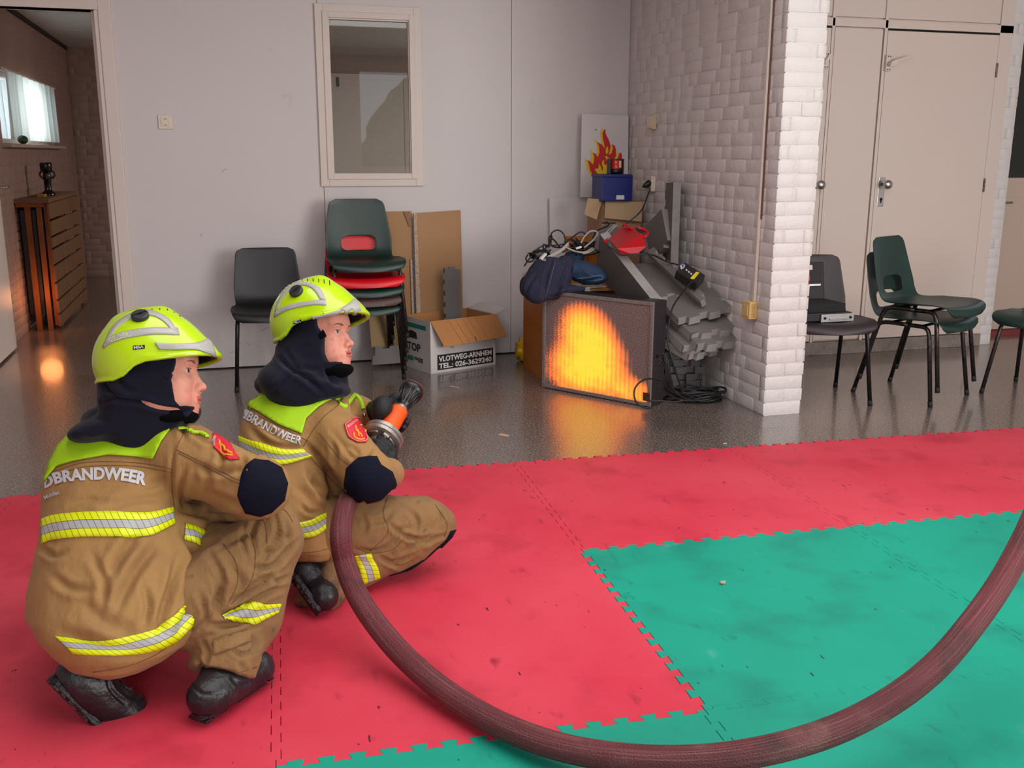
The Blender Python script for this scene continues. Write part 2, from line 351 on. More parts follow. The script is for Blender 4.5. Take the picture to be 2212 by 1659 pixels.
# ---------------- corridor beyond the doorway
CX = -2.56; CY = 8.7; CZ = 2.385
wc = MB().box(CX - .1, YB + .1, 0, CX - .004, CY + .1, 1.385).box(CX - .1, YB + .1, 1.90, CX - .004, CY + .1, CZ + .1).box(CX - .1, 7.36, 1.385, CX - .004, CY + .1, 1.90).box(CX - .1, YB + .1, 1.385, CX - .004, 5.02, 1.90)
wall_c1 = st(wc, 'wall_corridor_left', BRICKC)
lay(wall_c1, (CX - .004, YB + 1.0, 0), (0, 1, 0), (1, 0, 0), CY - YB - 1.0, 0, CZ, BRICKC, 'corrid', 300, skip=lambda p: 4.9 < p.y < 7.42 and 1.36 < p.z)
wall_c2 = st(MB().box(CX - .1, CY + .004, 0, 3.2, CY + .1, CZ + .1), 'wall_corridor_end', BRICKC)
lay(wall_c2, (CX, CY + .004, 0), (1, 0, 0), (0, -1, 0), .95, 0, CZ, BRICKC, 'corend', 300)
MB().box(CX + .01, YB + .3, 1.90, CX + .001 - .006, 5.0, 1.92)
wall_c3 = st(MB().box(3.1, YB + .1, 0, 3.2, CY, CZ), 'wall_corridor_right', BRICKC)
cc = st(MB().box(CX - .1, YB + .1, CZ + .004, 3.2, CY + .1, CZ + .1), 'ceiling_corridor', GRID)
y = YB + .12
while y < CY - .02:
    x = CX + .02
    while x < 3.0:
        MB().box(x + .006, y + .006, CZ, x + 1.19, min(y + .594, CY - .01), CZ + .008).obj('ceiling_tile', CEILM, cc, bevel=.003, seg=1); x += 1.2
    y += .6
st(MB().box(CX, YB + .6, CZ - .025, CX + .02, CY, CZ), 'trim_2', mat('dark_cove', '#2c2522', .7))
cwd = emp('door_5', (.55, CY, 0)); cwd['kind'] = 'structure'
CWD = mat('corridor_door_paint', '#cdbfb6', .5)
ring('frame', .15, 1.03, 0.0, 2.19, .06, CY - .03, CY + .004, CWD, cwd); MB().box(.21, CY - .02, .01, .97, CY, 2.13).obj('leaf', CWD, cwd)
MB().box(.215, CY - .05, 2.05, .24, CY - .02, 2.15).obj('door_closer', BLACK, cwd)
# corridor window: frame, pane, sill
w4 = emp('window_4', (CX, 6.2, 1.4)); w4['kind'] = 'structure'
MB().box(CX - .09, 5.02, 1.385, CX - .05, 5.06, 1.90).box(CX - .09, 7.32, 1.385, CX - .05, 7.36, 1.90).box(CX - .09, 5.06, 1.385, CX - .05, 7.32, 1.42).box(CX - .09, 5.06, 1.865, CX - .05, 7.32, 1.90).obj('frame', FRAME, w4, bevel=.003)
MB().box(CX - .075, 5.06, 1.42, CX - .07, 7.32, 1.865).obj('pane', GLASS, w4)
MB().box(CX - .05, 4.98, 1.355, CX + .06, 7.62, 1.378).obj('sill', mat('sill_paint', '#b5a198', .5), w4, bevel=.004)
# ================================================================== text helper
def text_geo(s, bold=0.0):
    c = bpy.data.curves.new('t', 'FONT'); c.body = s; c.size = 1; c.offset = bold; c.resolution_u = 3; c.fill_mode = 'FRONT' if hasattr(c, 'fill_mode') and False else c.fill_mode
    o = bpy.data.objects.new('t', c); COL.objects.link(o); dg = bpy.context.evaluated_depsgraph_get()
    me = bpy.data.meshes.new_from_object(o.evaluated_get(dg)); v = np.array([p.co[:] for p in me.vertices]).reshape(-1, 3); f = [tuple(p.vertices) for p in me.polygons]
    bpy.data.objects.remove(o); bpy.data.curves.remove(c); bpy.data.meshes.remove(me)
    v[:, 0] -= v[:, 0].min(); v[:, 1] -= v[:, 1].min(); return v[:, :2], f
def txt(name, s, origin, u, v, wid, hei, m, parent, bold=.02, warp=None, shear=0, off=0.0):
    """flat print: text filling wid x hei in the plane origin + u,v"""
    g, f = text_geo(s, bold); g = g / g.max(0) * [wid, hei]; u = np.array(u, float); v = np.array(v, float)
    n = np.cross(u, v)
    P = [np.array(origin) + u * (a + shear * b) + v * b + n * off for a, b in g] if warp is None else [warp(a, b) for a, b in g]
    return link(name, MB().add(P, f).mesh(name, m, fix=False), parent)
# ================================================================== foam floor mats
PH = -math.radians(3.056)
def m2r(x, y, z=0): c, s = math.cos(PH), math.sin(PH); return (c * x - s * y, s * x + c * y, z)
REDM = mat('red_foam', '#cf3148', .55, spec=.35, noise=[(1.3, '#dd4a5c', .35, .72), (4, '#b3263d', .52, .78, 6), (18, '#a32439', .64, .76, 5, (1, .5, 1)), (40, '#5c1622', .735, .76, 2, (1, .4, 1))], bump=[(260, .10), (5, .05)])
GRNM = mat('green_foam', '#04957e', .55, spec=.35, noise=[(1.3, '#05a38a', .35, .72), (4, '#0a8270', .52, .78, 6), (18, '#0b7f6c', .64, .76, 5, (1, .5, 1)), (5, '#5fae9e', .68, .82, 6), (40, '#164a44', .735, .76, 2, (1, .4, 1))], bump=[(260, .10), (5, .05)])
def tooth_edge(n=14, amp=.011, d=.004):
    """offset polyline of one mat edge, along t in 0..1"""
    P = [(0, 0), (.022, 0)]; p = (1 - .044) / n
    for k in range(n):
        a = .022 + k * p; s = 1 if k % 2 == 0 else -1
        e = d if k else 0
        P += [(a - e + (.0005), s * amp), (a + p + (d if k < n - 1 else 0) - .0005, s * amp)]
    P += [(.978, 0), (1, 0)]; return P
EDGE = tooth_edge(28)
def mat_tile(i, j, m, label, group, dz=0):
    """puzzle mat whose lower left corner is grid point i,j"""
    pts = []
    for t, o in EDGE: pts.append((i + t, j + o))
    for t, o in EDGE[1:]: pts.append((i + 1 + o, j + t))
    for t, o in reversed(EDGE[:-1]): pts.append((i + t, j + 1 + o))
    for t, o in reversed(EDGE[1:-1]): pts.append((i + o, j + t))
    cx, cy = i + .5, j + .5; pts = [(cx + (x - cx) * .9985, cy + (y - cy) * .9985) for x, y in pts]
    b = MB(); b.poly([m2r(x, y, .001) for x, y in pts], (0, 0, 1), .0185 + dz)
    me = b.mesh('foam_mat', m)
    bm = bmesh.new(); bm.from_mesh(me); top = [f for f in bm.faces if f.normal.z > .9 and f.calc_center_median().z > .01]
    r = bmesh.ops.inset_region(bm, faces=top, thickness=.0012, depth=.0009); bm.to_mesh(me); bm.free()
    o = bpy.data.objects.new('foam_mat', me); COL.objects.link(o); return tag(o, label, 'mat', group)
LB = {(-2, 0): 'red puzzle mat at far left reaching the floor behind the rear crouching person', (-1, 0): 'red puzzle mat under the hose nozzle end, beside the front crouching person',
      (0, 0): 'pale red puzzle mat nearest the glowing screen, its edge lit orange', (1, 0): 'red puzzle mat in front of the brick partition end', (2, 0): 'red puzzle mat at the right frame edge below the chairs',
      (-2, -1): 'red puzzle mat under the boots of the rear crouching person', (-1, -1): 'large red puzzle mat with the hose crossing it and green teeth on two sides',
      (0, -1): 'whole green puzzle mat inside the curve of the hose', (1, -1): 'green puzzle mat cut by the right frame edge, hose lying over its corner',
      (-1, -2): 'green puzzle mat at the bottom edge below the large red mat', (0, -2): 'green puzzle mat below the hose at bottom right', (-2, -2): 'red puzzle mat at the bottom left corner'}
for i in range(-3, 4):
    for j in range(-3, 1):
        red = j == 0 or (j == -1 and i < 0) or (j <= -2 and i < -1)
        lab = LB.get((i, j)) or ('spare red puzzle mat outside the frame' if red else 'spare green puzzle mat outside the frame')
        if (i, j) not in LB: lab = 'foam mat out of frame, %s row towards the camera, %s column from the left' % (('fourth', 'third', 'second', 'first')[j + 3], ('first', 'second', 'third', 'fourth', 'fifth', 'sixth', 'seventh')[i + 3])
        mat_tile(i, j, REDM if red else GRNM, lab, 'red puzzle mats on the floor' if red else 'green puzzle mats on the floor', dz=.0006 * ((i * 3 + j * 5) % 3 - 1))
# ================================================================== stacking shell chairs
GREENP = mat('dark_green_plastic', '#17302b', .38, spec=.5, noise=[(3, '#1d3a34', .4, .8), (45, '#55605a', .73, .80, 3)], bump=[(220, .06)])
BLACKP = mat('black_shell', '#161519', .45, spec=.5, noise=[(3, '#1e1c21', .4, .8), (50, '#4a474c', .76, .82, 3)], bump=[(220, .08)])
REDP = mat('red_shell', '#e0061c', .4, noise=[(4, '#c80a1c', .4, .8)])
BROWNP = mat('brown_shell', '#5b4340', .55, noise=[(30, '#a48d84', .62, .74)])
BLACKB = mat('brown_black_shell', '#2c2125', .5, noise=[(3, '#35282b', .4, .8)], bump=[(220, .08)])
LEGM = mat('chair_leg_steel', '#4a4644', .3, metal=.85, noise=[(40, '#2a2523', .5, .7)])
LEGB = mat('chair_leg_black', '#222024', .28, metal=.6)
TIP = mat('rubber_tip', '#151414', .7)
def shell_mesh(name, m, hole=True, w=.235, bw=.20, tw=.165, bh=.345):
    nu, nv = 29, 46
    prof = [(-.228, .402), (-.226, .425), (-.212, .443), (-.175, .447), (-.05, .437), (.06, .432), (.14, .436), (.185, .452), (.21, .488), (.225, .54), (.24, .60), (.262, .70), (.275, .76), (.280, .432 + bh)]
    cp = curve_pts([(0, y, z) for y, z in prof], 6); L = np.r_[0, np.cumsum([np.linalg.norm(cp[i + 1] - cp[i]) for i in range(len(cp) - 1)])]; T = L[-1]
    def pf(s): return np.array([np.interp(s, L, [q[k] for q in cp]) for k in (1, 2)])
    hz0, hz1 = (.475, .545)
    V = {}; b = MB(); idx = {}
    def hw(s):
        t = s / T; base = np.interp(t, [0, .14, .42, .55, .7, 1], [w * .93, w, w * .93, bw * .97, bw, tw])
        for e, rad in ((s, .05), (T - s, .045)):
            if e < rad: base -= rad * .9 * (1 - math.sqrt(max(0, 1 - (1 - e / rad) ** 2)))
        return base
    for i in range(nv + 1):
        s = T * (i / nv); s = s if 0 < i < nv else s; y, z = pf(s); h_ = hw(s)
        for k in range(nu + 1):
            u = -1 + 2 * k / nu; x = u * h_; t = s / T; dish = np.interp(t, [0, .15, .5, .6, 1], [-.004, .016, .03, .03, .012]) * abs(u) ** 2.4
            a = np.interp(t, [.35, .6], [0, 1]); yy = y - dish * a; fr_ = max(0, 1 - t / .16); yy -= .030 * (1 - u * u) * fr_; zz = z + dish * (1 - a) - .006 * (1 - u * u) * fr_
            b.v.append((x, yy, zz)); idx[i, k] = len(b.v) - 1
    cs = L[np.argmin([abs(q[2] - .515) + (0 if q[1] > .15 else 9) for q in cp])]
    def ins(s, x): return ((abs(x) / .105) ** 4 + (abs(s - cs - .012) / .047) ** 4) < 1
    for i in range(nv):
        for k in range(nu):
            s = T * (i + .5) / nv; x = (-1 + 2 * (k + .5) / nu) * hw(s)
            if hole and ins(s, x): continue
            b.f.append((idx[i, k], idx[i, k + 1], idx[i + 1, k + 1], idx[i + 1, k]))
    if hole:   # pull the rim of the opening onto a smooth outline
        cnt = {}
        for f in b.f:
            for q in range(4):
                e = tuple(sorted((f[q], f[(q + 1) % 4]))); cnt[e] = cnt.get(e, 0) + 1
        rim = {v for e, c in cnt.items() if c == 1 for v in e}
        inv = {v: k for k, v in idx.items()}
        for v in rim:
            i, k = inv[v]
            if 0 < i < nv and 0 < k < nu:
                s = T * i / nv; x = (-1 + 2 * k / nu) * hw(s); q = ((abs(x) / .105) ** 4 + (abs(s - cs - .012) / .047) ** 4) ** .25
                s2 = cs + .012 + (s - cs - .012) / q; x2 = x / q; y, z = pf(s2); b.v[v] = (x2, y - .03 * abs(x2 / hw(s2)) ** 2.4, z)
    me = b.mesh(name, m, smooth=True)
    o = bpy.data.objects.new('tmp', me); COL.objects.link(o); md = o.modifiers.new('s', 'SOLIDIFY'); md.thickness = .006; md.offset = 0
    md2 = o.modifiers.new('b', 'BEVEL'); md2.width = .0022; md2.segments = 2; md2.limit_method = 'ANGLE'; md2.angle_limit = 1
    me2 = bpy.data.meshes.new_from_object(o.evaluated_get(bpy.context.evaluated_depsgraph_get())); bpy.data.objects.remove(o)
    me2.name = name; me2.materials.clear(); me2.materials.append(m); me2.polygons.foreach_set('use_smooth', [True] * len(me2.polygons)); return me2
def leg_mesh(sx, front, m):
    x = .185 * sx
    if front: pts = [(x * .93, -.02, .418), (x * .95, -.10, .418), (x, -.135, .405), (x * 1.03, -.15, .37), (x * 1.16, -.205, .0)]
    else: pts = [(x * .93, -.02, .418), (x * .93, .10, .418), (x * .95, .145, .405), (x * .98, .165, .37), (x * 1.12, .255, 0)]
    return MB().tube(curve_pts(pts[:-1], 4) + [pts[-1]], .0115, 10).mesh('leg', m, smooth=True)
SHELLS = {}
def chair(name, label, loc, rot, shell, legs=LEGM, hole=True, group=None, tips=False, key=None, dims={}, flip=False):
    t = emp(name, loc, label, 'chair', group, (0, 0, rot)); key = (shell.name, hole)
    if key not in SHELLS: SHELLS[key] = shell_mesh('shell', shell, hole, **dims)
    local(link('shell', SHELLS[key], t)).location = (0, 0, 0)
    for sx in (-1, 1):
        for fr_ in (True, False):
            k = (sx, fr_, legs.name)
            if k not in SHELLS: SHELLS[k] = leg_mesh(sx, fr_, legs)
            l = local(link('leg', SHELLS[k], t))
            if flip: l.rotation_euler = (0, 0, PI)
            kt = ('tip', sx, fr_)
            if kt not in SHELLS:
                p = [(.185 * sx * 1.16, -.205, 0), (.185 * sx * 1.155, -.2005, .03)] if fr_ else [(.185 * sx * 1.12, .255, 0), (.185 * sx * 1.108, .2473, .03)]
                SHELLS[kt] = MB().tube(p, .0128, 10).mesh('foot_cap', TIP, smooth=True)
            local(link('foot_cap', SHELLS[kt], l))
    if 'bar' + legs.name not in SHELLS:
        SHELLS['bar' + legs.name] = MB().tube([(-.176, -.075, .414), (.176, -.075, .414)], .008, 8).mesh('cross_bar', legs, smooth=True)
        SHELLS['bbr' + legs.name] = MB().tube([(-.178, .10, .414), (.178, .10, .414)], .008, 8).mesh('cross_bar', legs, smooth=True)
    local(link('cross_bar', SHELLS['bar' + legs.name], t)); local(link('cross_bar', SHELLS['bbr' + legs.name], t))
    return t
chair('shell_chair', 'single black shell chair without a slot, standing alone left of the chair stack', (-.862, 2.93, 0), 0, BLACKP, LEGB, hole=False, dims=dict(w=.225, bw=.195, tw=.172, bh=.335))
stk = [(GREENP, 'dark green shell chair at the bottom of the stack'), (BROWNP, 'worn brown shell chair second from the bottom of the stack'), (GREENP, 'dark green shell chair in the middle of the stack, under the red one'),
       (REDP, 'red shell chair second from the top of the stack'), (GREENP, 'dark green shell chair on top of the stack, red showing through its slot')]
for k, (m_, lb) in enumerate(stk):
    chair('shell_chair', lb, (-.320 + .003 * k, 3.02 - .018 * k, (0, .055, .112, .170, .262)[k]), 0, m_, LEGM, group='stacked chairs under the window', dims=dict(w=.225, bw=.20, tw=.165, bh=.355))
chair('shell_chair', 'dark brown shell chair holding the open black tool case', (2.030, 1.745, 0), math.radians(-12), BLACKB, LEGB, hole=False, dims=dict(w=.225, bw=.20, tw=.172, bh=.335))
for k in (0, 1):
    chair('shell_chair', ('lower of the two nested green chairs before the doors', 'upper of the two nested green chairs before the doors, seat fully visible')[k], (2.60 + .012 * k, 1.665 - .03 * k, .085 * k), math.radians(25), GREENP, LEGM, group='nested green chairs')
chair('shell_chair', 'green shell chair cut off by the right frame edge', (3.31, 1.50, 0), math.radians(-66), GREENP, LEGM, flip=True)
# ================================================================== black tool case on the brown chair
tc = emp('tool_case', (1.93, 1.70, .45), 'open black tool case with silver latch strip standing on the brown chair', 'case')
CASE = mat('case_black', '#1b181c', .6, bump=[(300, .05)])
def P3(*a): return tuple(a)
MB().box(1.775, 1.60, .456, 2.11, 1.86, .50).obj('case_tray', CASE, tc, bevel=.006)
Mx = Matrix.Translation((1.955, 1.865, .50)) @ Matrix.Rotation(math.radians(-10), 4, 'X')
lid = MB().box(-.17, -.01, 0, .155, .02, .24, Mx).obj('case_lid', CASE, tc, bevel=.006)
MB().box(-.17, -.018, .13, .135, -.011, .235, Mx).obj('lid_pocket', mat('case_pocket', '#242026', .7), lid, bevel=.002)
MB().box(-.03, -.021, .196, .075, -.018, .222, Mx).obj('paper_note', mat('cream_paper', '#e3c9bb', .7), lid)
MB().box(-.04, -.0215, .135, .056, -.018, .172, Mx).obj('red_card', mat('red_card', '#e02233', .5), lid)
MB().box(-.17, -.03, .105, .12, -.012, .118, Mx).obj('chrome_rail', STEEL, lid, bevel=.002)
tr_ = MB().box(1.915, 1.588, .452, 2.115, 1.60, .494).obj('latch_strip', ALU, tc, bevel=.002)
MB().box(1.965, 1.583, .462, 2.07, 1.588, .474).obj('latch', STEEL, tr_, bevel=.001)
for x in (1.937, 2.092): MB().lathe([(.007, 0), (.007, .004)], 12, Matrix.Translation((x, 1.588, .474)) @ Matrix.Rotation(PI / 2, 4, 'X')).obj('rivet', DARK, tr_)
MB().box(1.79, 1.62, .50, 2.08, 1.82, .545).obj('inner_tray', mat('case_inner', '#121013', .8), tc, bevel=.004)
# ================================================================== wall fittings
SOCK = mat('ivory_plastic', '#ded0bf', .35); SOCKD = mat('aged_plastic', '#cbb58f', .45)
def socket(x, z, s=.041):
    t = emp('wall_socket', (x, YB, z), 'cream double frame wall socket beside the doorway', 'socket')
    pl = MB().box(x - s, YB - .009, z - s, x + s, YB, z + s).obj('frame', SOCK, t, bevel=.005, seg=3)
    MB().box(x - s * .66, YB - .013, z - s * .66, x + s * .66, YB - .008, z + s * .66).obj('cover', SOCK, t, bevel=.002)
    R = Matrix.Translation((x, YB - .0135, z)) @ Matrix.Rotation(PI / 2, 4, 'X')
    MB().lathe([(.021, 0), (.021, .002), (.0185, .002), (.018, -.004), (.001, -.004)], 28, R, cap=False).obj('cup', SOCK, t, smooth=True)
    for dx in (-.0085, .0085): MB().lathe([(.003, 0), (.003, .001)], 12, Matrix.Translation((x + dx, YB - .0098, z)) @ Matrix.Rotation(PI / 2, 4, 'X')).obj('pin_hole', DARK, t)
    for dz in (-.017, .017): MB().box(x - .003, YB - .0155, z + dz - .0022, x + .003, YB - .0135, z + dz + .0022).obj('earth_clip', DARK, t)
socket(-1.383, 1.494)
jb = emp('junction_box', (XS, 2.965, 1.51), 'beige square junction box high on the brick wall', 'junction box')
MB().box(XS - .028, 2.922, 1.47, XS, 3.005, 1.557).obj('box', SOCKD, jb, bevel=.003); MB().box(XS - .031, 2.93, 1.478, XS - .027, 2.998, 1.55).obj('lid', SOCK, jb, bevel=.002)
so = emp('wall_socket', (XS, 2.94, 1.13), 'double socket on the brick wall with a black plug in it', 'socket')
MB().box(XS - .03, 2.905, 1.09, XS, 2.995, 1.185).obj('housing', SOCK, so, bevel=.004)
MB().box(XS - .033, 2.95, 1.105, XS - .029, 2.985, 1.15).obj('flap', SOCKD, so, bevel=.002)
plug = MB().lathe([(.019, 0), (.021, .012), (.017, .03), (.012, .045), (.006, .055)], 16, Matrix.Translation((XS - .03, 2.925, 1.145)) @ Euler((0, math.radians(-120), 0)).to_matrix().to_4x4())
cord1 = emp('power_cord', (XS, 2.93, 1.1), 'black power cord with plug hanging from the socket on the brick wall', 'cord')
plug.obj('plug', BLACK, cord1, smooth=True)
RUB = mat('black_rubber_cable', '#121113', .45)
yb = emp('junction_box', (XS, 1.63, .55), 'yellowed socket box low on the brick partition, at the end of the white conduit', 'junction box')
MB().box(XS - .045, 1.585, .487, XS, 1.665, .578).obj('box', mat('yellowed_plastic', '#d5b673', .45), yb, bevel=.005)
MB().box(XS - .049, 1.60, .50, XS - .044, 1.650, .560).obj('cover', MATS['yellowed_plastic'], yb, bevel=.003)
for k in range(7): MB().box(XS - .035, 1.5835, .50 + .010 * k, XS - .012, 1.586, .504 + .010 * k).obj('grip_rib', mat('yellow_rib', '#b48d4e', .5), yb)
cdt = emp('conduit', (XS, 1.6, 1.6), 'white flat cable conduit running down the brick partition', 'conduit')
MB().box(XS - .016, 1.600, .578, XS, 1.618, 2.75).obj('channel', FRAME, cdt, bevel=.002)
MB().box(XS - .006, 1.594, 1.0, XS + .002, 1.5995, 2.75).obj('seal_strip', mat('brown_seal', '#6b4a3a', .8), cdt)
# ================================================================== boards and cardboard by the back wall
WB = mat('white_board', '#d6cecd', .45, noise=[(2, '#cbc4c5', .4, .8)])
fb = emp('flame_sign', (1.33, 3.33, 1.05), 'tall white board painted with red and yellow flames', 'sign')
FY = 3.30
def fpx(x, y, d=0.0): p = onP(x, y, (0, FY, 1.04), (0, -1, .06)); return p + np.array([0, -1, .06]) * d
MB().poly([fpx(1257, 245), fpx(1358, 250), fpx(1356, 428), fpx(1254, 426)], (0, 1, -.06), .012).obj('board', WB, fb, bevel=.002)
def zpx(l, o=(1240, 230), s=7.54): return [(o[0] + a / s, o[1] + b / s) for a, b in l]
FRED = mat('flame_red_paint', '#c4161c', .5); FYEL = mat('flame_yellow_paint', '#e3bd1b', .5)
yel = zpx([(465, 345), (425, 400), (425, 470), (440, 560), (470, 650), (440, 640), (400, 590), (372, 565), (318, 525), (345, 570), (370, 640), (372, 740), (350, 790), (300, 745), (255, 710), (275, 790), (268, 880), (230, 880), (172, 850), (195, 930), (205, 1010), (260, 1110), (330, 1180), (400, 1225), (460, 1240), (640, 1240), (700, 1100), (760, 1000), (790, 880), (760, 850), (712, 735), (680, 800), (650, 870), (640, 700), (600, 615), (575, 680), (520, 560), (475, 470)])
red = zpx([(515, 370), (478, 390), (460, 440), (470, 540), (490, 620), (500, 690), (450, 620), (375, 580), (405, 660), (410, 750), (385, 825), (345, 770), (305, 750), (325, 820), (320, 900), (300, 950), (255, 890), (215, 880), (240, 940), (258, 1030), (300, 1110), (370, 1190), (450, 1245), (430, 1150), (350, 1060), (330, 1015), (390, 1010), (405, 920), (440, 1000), (460, 1060), (470, 1000), (450, 950), (455, 890), (490, 870), (485, 930), (520, 960), (540, 900), (520, 850), (495, 815), (530, 800), (570, 850), (575, 940), (550, 1010), (620, 990), (690, 930), (760, 900), (778, 820), (765, 750), (735, 760), (720, 820), (670, 900), (640, 880), (680, 800), (680, 700), (660, 640), (615, 618), (630, 680), (610, 760), (560, 790), (580, 720), (590, 640), (570, 560), (530, 480), (505, 420)])
MB().poly([fpx(x, y, .002) for x, y in yel], (0, 1, 0), .0012).obj('yellow_flame', FYEL, fb)
MB().poly([fpx(x, y, .0045) for x, y in red], (0, 1, 0), .0012).obj('red_flame', FRED, fb)
for l in (zpx([(535, 645), (510, 700), (512, 770), (535, 775), (552, 740), (550, 690)]),): MB().poly([fpx(x, y, .007) for x, y in l], (0, 1, 0), .0012).obj('yellow_flame', FYEL, fb)
MB().lathe([(.004, 0), (.004, .003)], 10, Matrix.Translation(tuple(fpx(1287, 280, .003))) @ Matrix.Rotation(PI / 2, 4, 'X')).obj('screw', DARK, fb)
b2 = MB().poly([onY(1187, 428, 3.36), onY(1340, 424, 3.36), onY(1340, 700, 3.36), onY(1191, 700, 3.36)], (0, 1, 0), .012).obj('white_board', WB, bevel=.002); tag(b2, 'plain white board leaning below the flame sign, behind the open carton', 'board')
CORR = mat('corrugated_edge', '#cdb6a2', .9, noise=[(260, '#8d7057', .45, .62)])
cs1 = emp('cardboard_sheet', (.1, 3.34, 0), 'tall folded cardboard sheet standing against the wall behind the moving box', 'cardboard')
MB().poly([onY(893, 461, 3.33), onY(995, 454, 3.36), onY(1002, 760, 3.34), onY(905, 760, 3.30)], (0, 1, 0), .006).obj('sheet', CARD, cs1)
MB().poly([onY(893, 461, 3.33), onY(899, 460, 3.33), onY(912, 760, 3.30), onY(901, 760, 3.30)], (0, -1, 0), .012).obj('torn_edge', CORR, cs1)
cs2 = emp('cardboard_sheet', (-.1, 3.34, 0), 'narrow cardboard sheet with peeled tape, half hidden by the chair stack', 'cardboard')
MB().poly([onY(800, 458, 3.35), onY(889, 456, 3.35), onY(893, 745, 3.32), onY(800, 745, 3.32)], (0, 1, 0), .006).obj('sheet', CARD, cs2)
MB().poly([onY(872, 457, 3.34), onY(884, 457, 3.34), onY(890, 488, 3.34), onY(884, 490, 3.34)], (0, -1, 0), .003).obj('tape', mat('brown_tape', '#8a5f3d', .25), cs2)
MB().poly([onY(886, 560, 3.33), onY(890, 560, 3.33), onY(897, 745, 3.31), onY(892, 745, 3.31)], (0, -1, 0), .004).obj('torn_edge', CORR, cs2)
cs3 = tag(MB().poly([onY(795, 662, 3.30), onY(876, 662, 3.30), onY(872, 752, 3.27), onY(802, 752, 3.27)], (0, 1, 0), .02).obj('cardboard_strip', mat('buff_board', '#a88e67', .8, noise=[(2, '#9a7f58', .4, .8)]), bevel=.002), 'buff board leaning under the chair stack above a grey mat piece', 'board')
GREYM = mat('grey_foam', '#66615f', .6, noise=[(2, '#6f6a68', .4, .8), (30, '#4b4645', .70, .8)], bump=[(240, .08)])
GREYE = mat('grey_foam_cut_edge', '#96918f', .75, noise=[(14, '#85807e', .4, .8), (80, '#b3aeab', .62, .72, 3, (1, 1, 4))])
def toothed(p0, u, v, L, Wd, th, teeth=(1, 1, 1, 1), pitch=.045, amp=.022, name='grey_foam_mat', label='', group=None):
    """thick grey puzzle mat: p0 corner, unit u, v directions; dark faces, pale cut edges"""
    u = Vector(tuple(u)).normalized(); v = Vector(tuple(v)).normalized(); n = u.cross(v).normalized(); p0 = Vector(tuple(p0)); pts = []
    def side(a, b, o, k):
        d = (b - a).length; m_ = max(2, int(d / pitch)) if k else 1; t = (b - a) / d; out = []
        if not k: return [a]
        for q in range(m_):
            e = a + t * d * q / m_; f = a + t * d * (q + 1) / m_; s = amp / 2 * (1 if q % 2 else -1); fl = t * .003 * (1 if q % 2 else -1)
            out += [e + o * s - (fl if q else t * 0), f + o * s + (fl if q < m_ - 1 else t * 0)]
        return out
    A, B, C_, D = p0, p0 + u * L, p0 + u * L + v * Wd, p0 + v * Wd
    pts = side(A, B, -v, teeth[0]) + side(B, C_, u, teeth[1]) + side(C_, D, v, teeth[2]) + side(D, A, -u, teeth[3])
    b = MB(); b.poly(pts, n, th); me = b.mesh(name, [GREYM, GREYE])
    for f in me.polygons:
        if abs(Vector(f.normal).dot(n)) < .5: f.material_index = 1
    o = bpy.data.objects.new(name, me); COL.objects.link(o); return tag(o, label, 'mat', group)
toothed(onY(1, 1, 3.2), (1, 0, 0), (0, 0, 1), .1, .1, .02) if False else None
def pxquad(a, b, c, d, th, label, name='grey_foam_mat', teeth=(0, 0, 0, 0), **k):
    a, b, d = Vector(tuple(a)), Vector(tuple(b)), Vector(tuple(d)); return toothed(a, b - a, d - a, (b - a).length, (d - a).length, th, teeth, name=name, label=label, **k)
p = [onY(956, 580, 3.26), onY(992, 578, 3.26), onY(992, 660, 3.26), onY(960, 660, 3.26)]
pxquad(onY(960, 700, 3.24), onY(995, 700, 3.24), None, onY(957, 578, 3.26), .02, 'narrow grey mat offcut standing in front of the tall cardboard', teeth=(0, 0, 1, 1), pitch=.033, amp=.014)
pxquad(onY(805, 788, 3.22), onY(874, 783, 3.22), None, onY(806, 752, 3.24), .05, 'grey mat offcut lying on edge under the chair stack', teeth=(0, 0, 1, 1), pitch=.045, amp=.014)
# ================================================================== moving box
mb = emp('moving_box', (.3, 3.05, 0), 'white moving box with open brown flaps and a black address block', 'box')
A = onz(930, 808); B = onz(1071, 787); Dd = onz(893, 786); hgt = .325
A, B = np.array([A[0], A[1], 0]), np.array([B[0], B[1], 0]); ux = (B - A) / np.linalg.norm(B - A); vy = np.array([-ux[1], ux[0], 0]); Wb = np.linalg.norm(B - A); Db = .325; UZ = np.array([0, 0, 1.0])
def bp(a, b, z): return A + ux * a + vy * b + UZ * z
def sheetq(pts, n, t, name, m, parent, **k): return MB().poly(pts, n, t).obj(name, m, parent, **k)
sheetq([bp(0, 0, 0), bp(Wb, 0, 0), bp(Wb, 0, hgt), bp(0, 0, hgt)], vy, .004, 'front_wall', BCARD, mb)
sheetq([bp(0, 0, 0), bp(0, Db, 0), bp(0, Db, hgt), bp(0, 0, hgt)], ux, .004, 'side_wall', BCARD, mb)
sheetq([bp(Wb, 0, 0), bp(Wb, Db, 0), bp(Wb, Db, hgt), bp(Wb, 0, hgt)], -ux, .004, 'side_wall', BCARD, mb)
sheetq([bp(0, Db, 0), bp(Wb, Db, 0), bp(Wb, Db, hgt), bp(0, Db, hgt)], -vy, .004, 'back_wall', CARDIN, mb)
sheetq([bp(.004, .004, .002), bp(Wb - .004, .004, .002), bp(Wb - .004, Db - .004, .002), bp(.004, Db - .004, .002)], UZ, .004, 'bottom', CARDIN, mb)
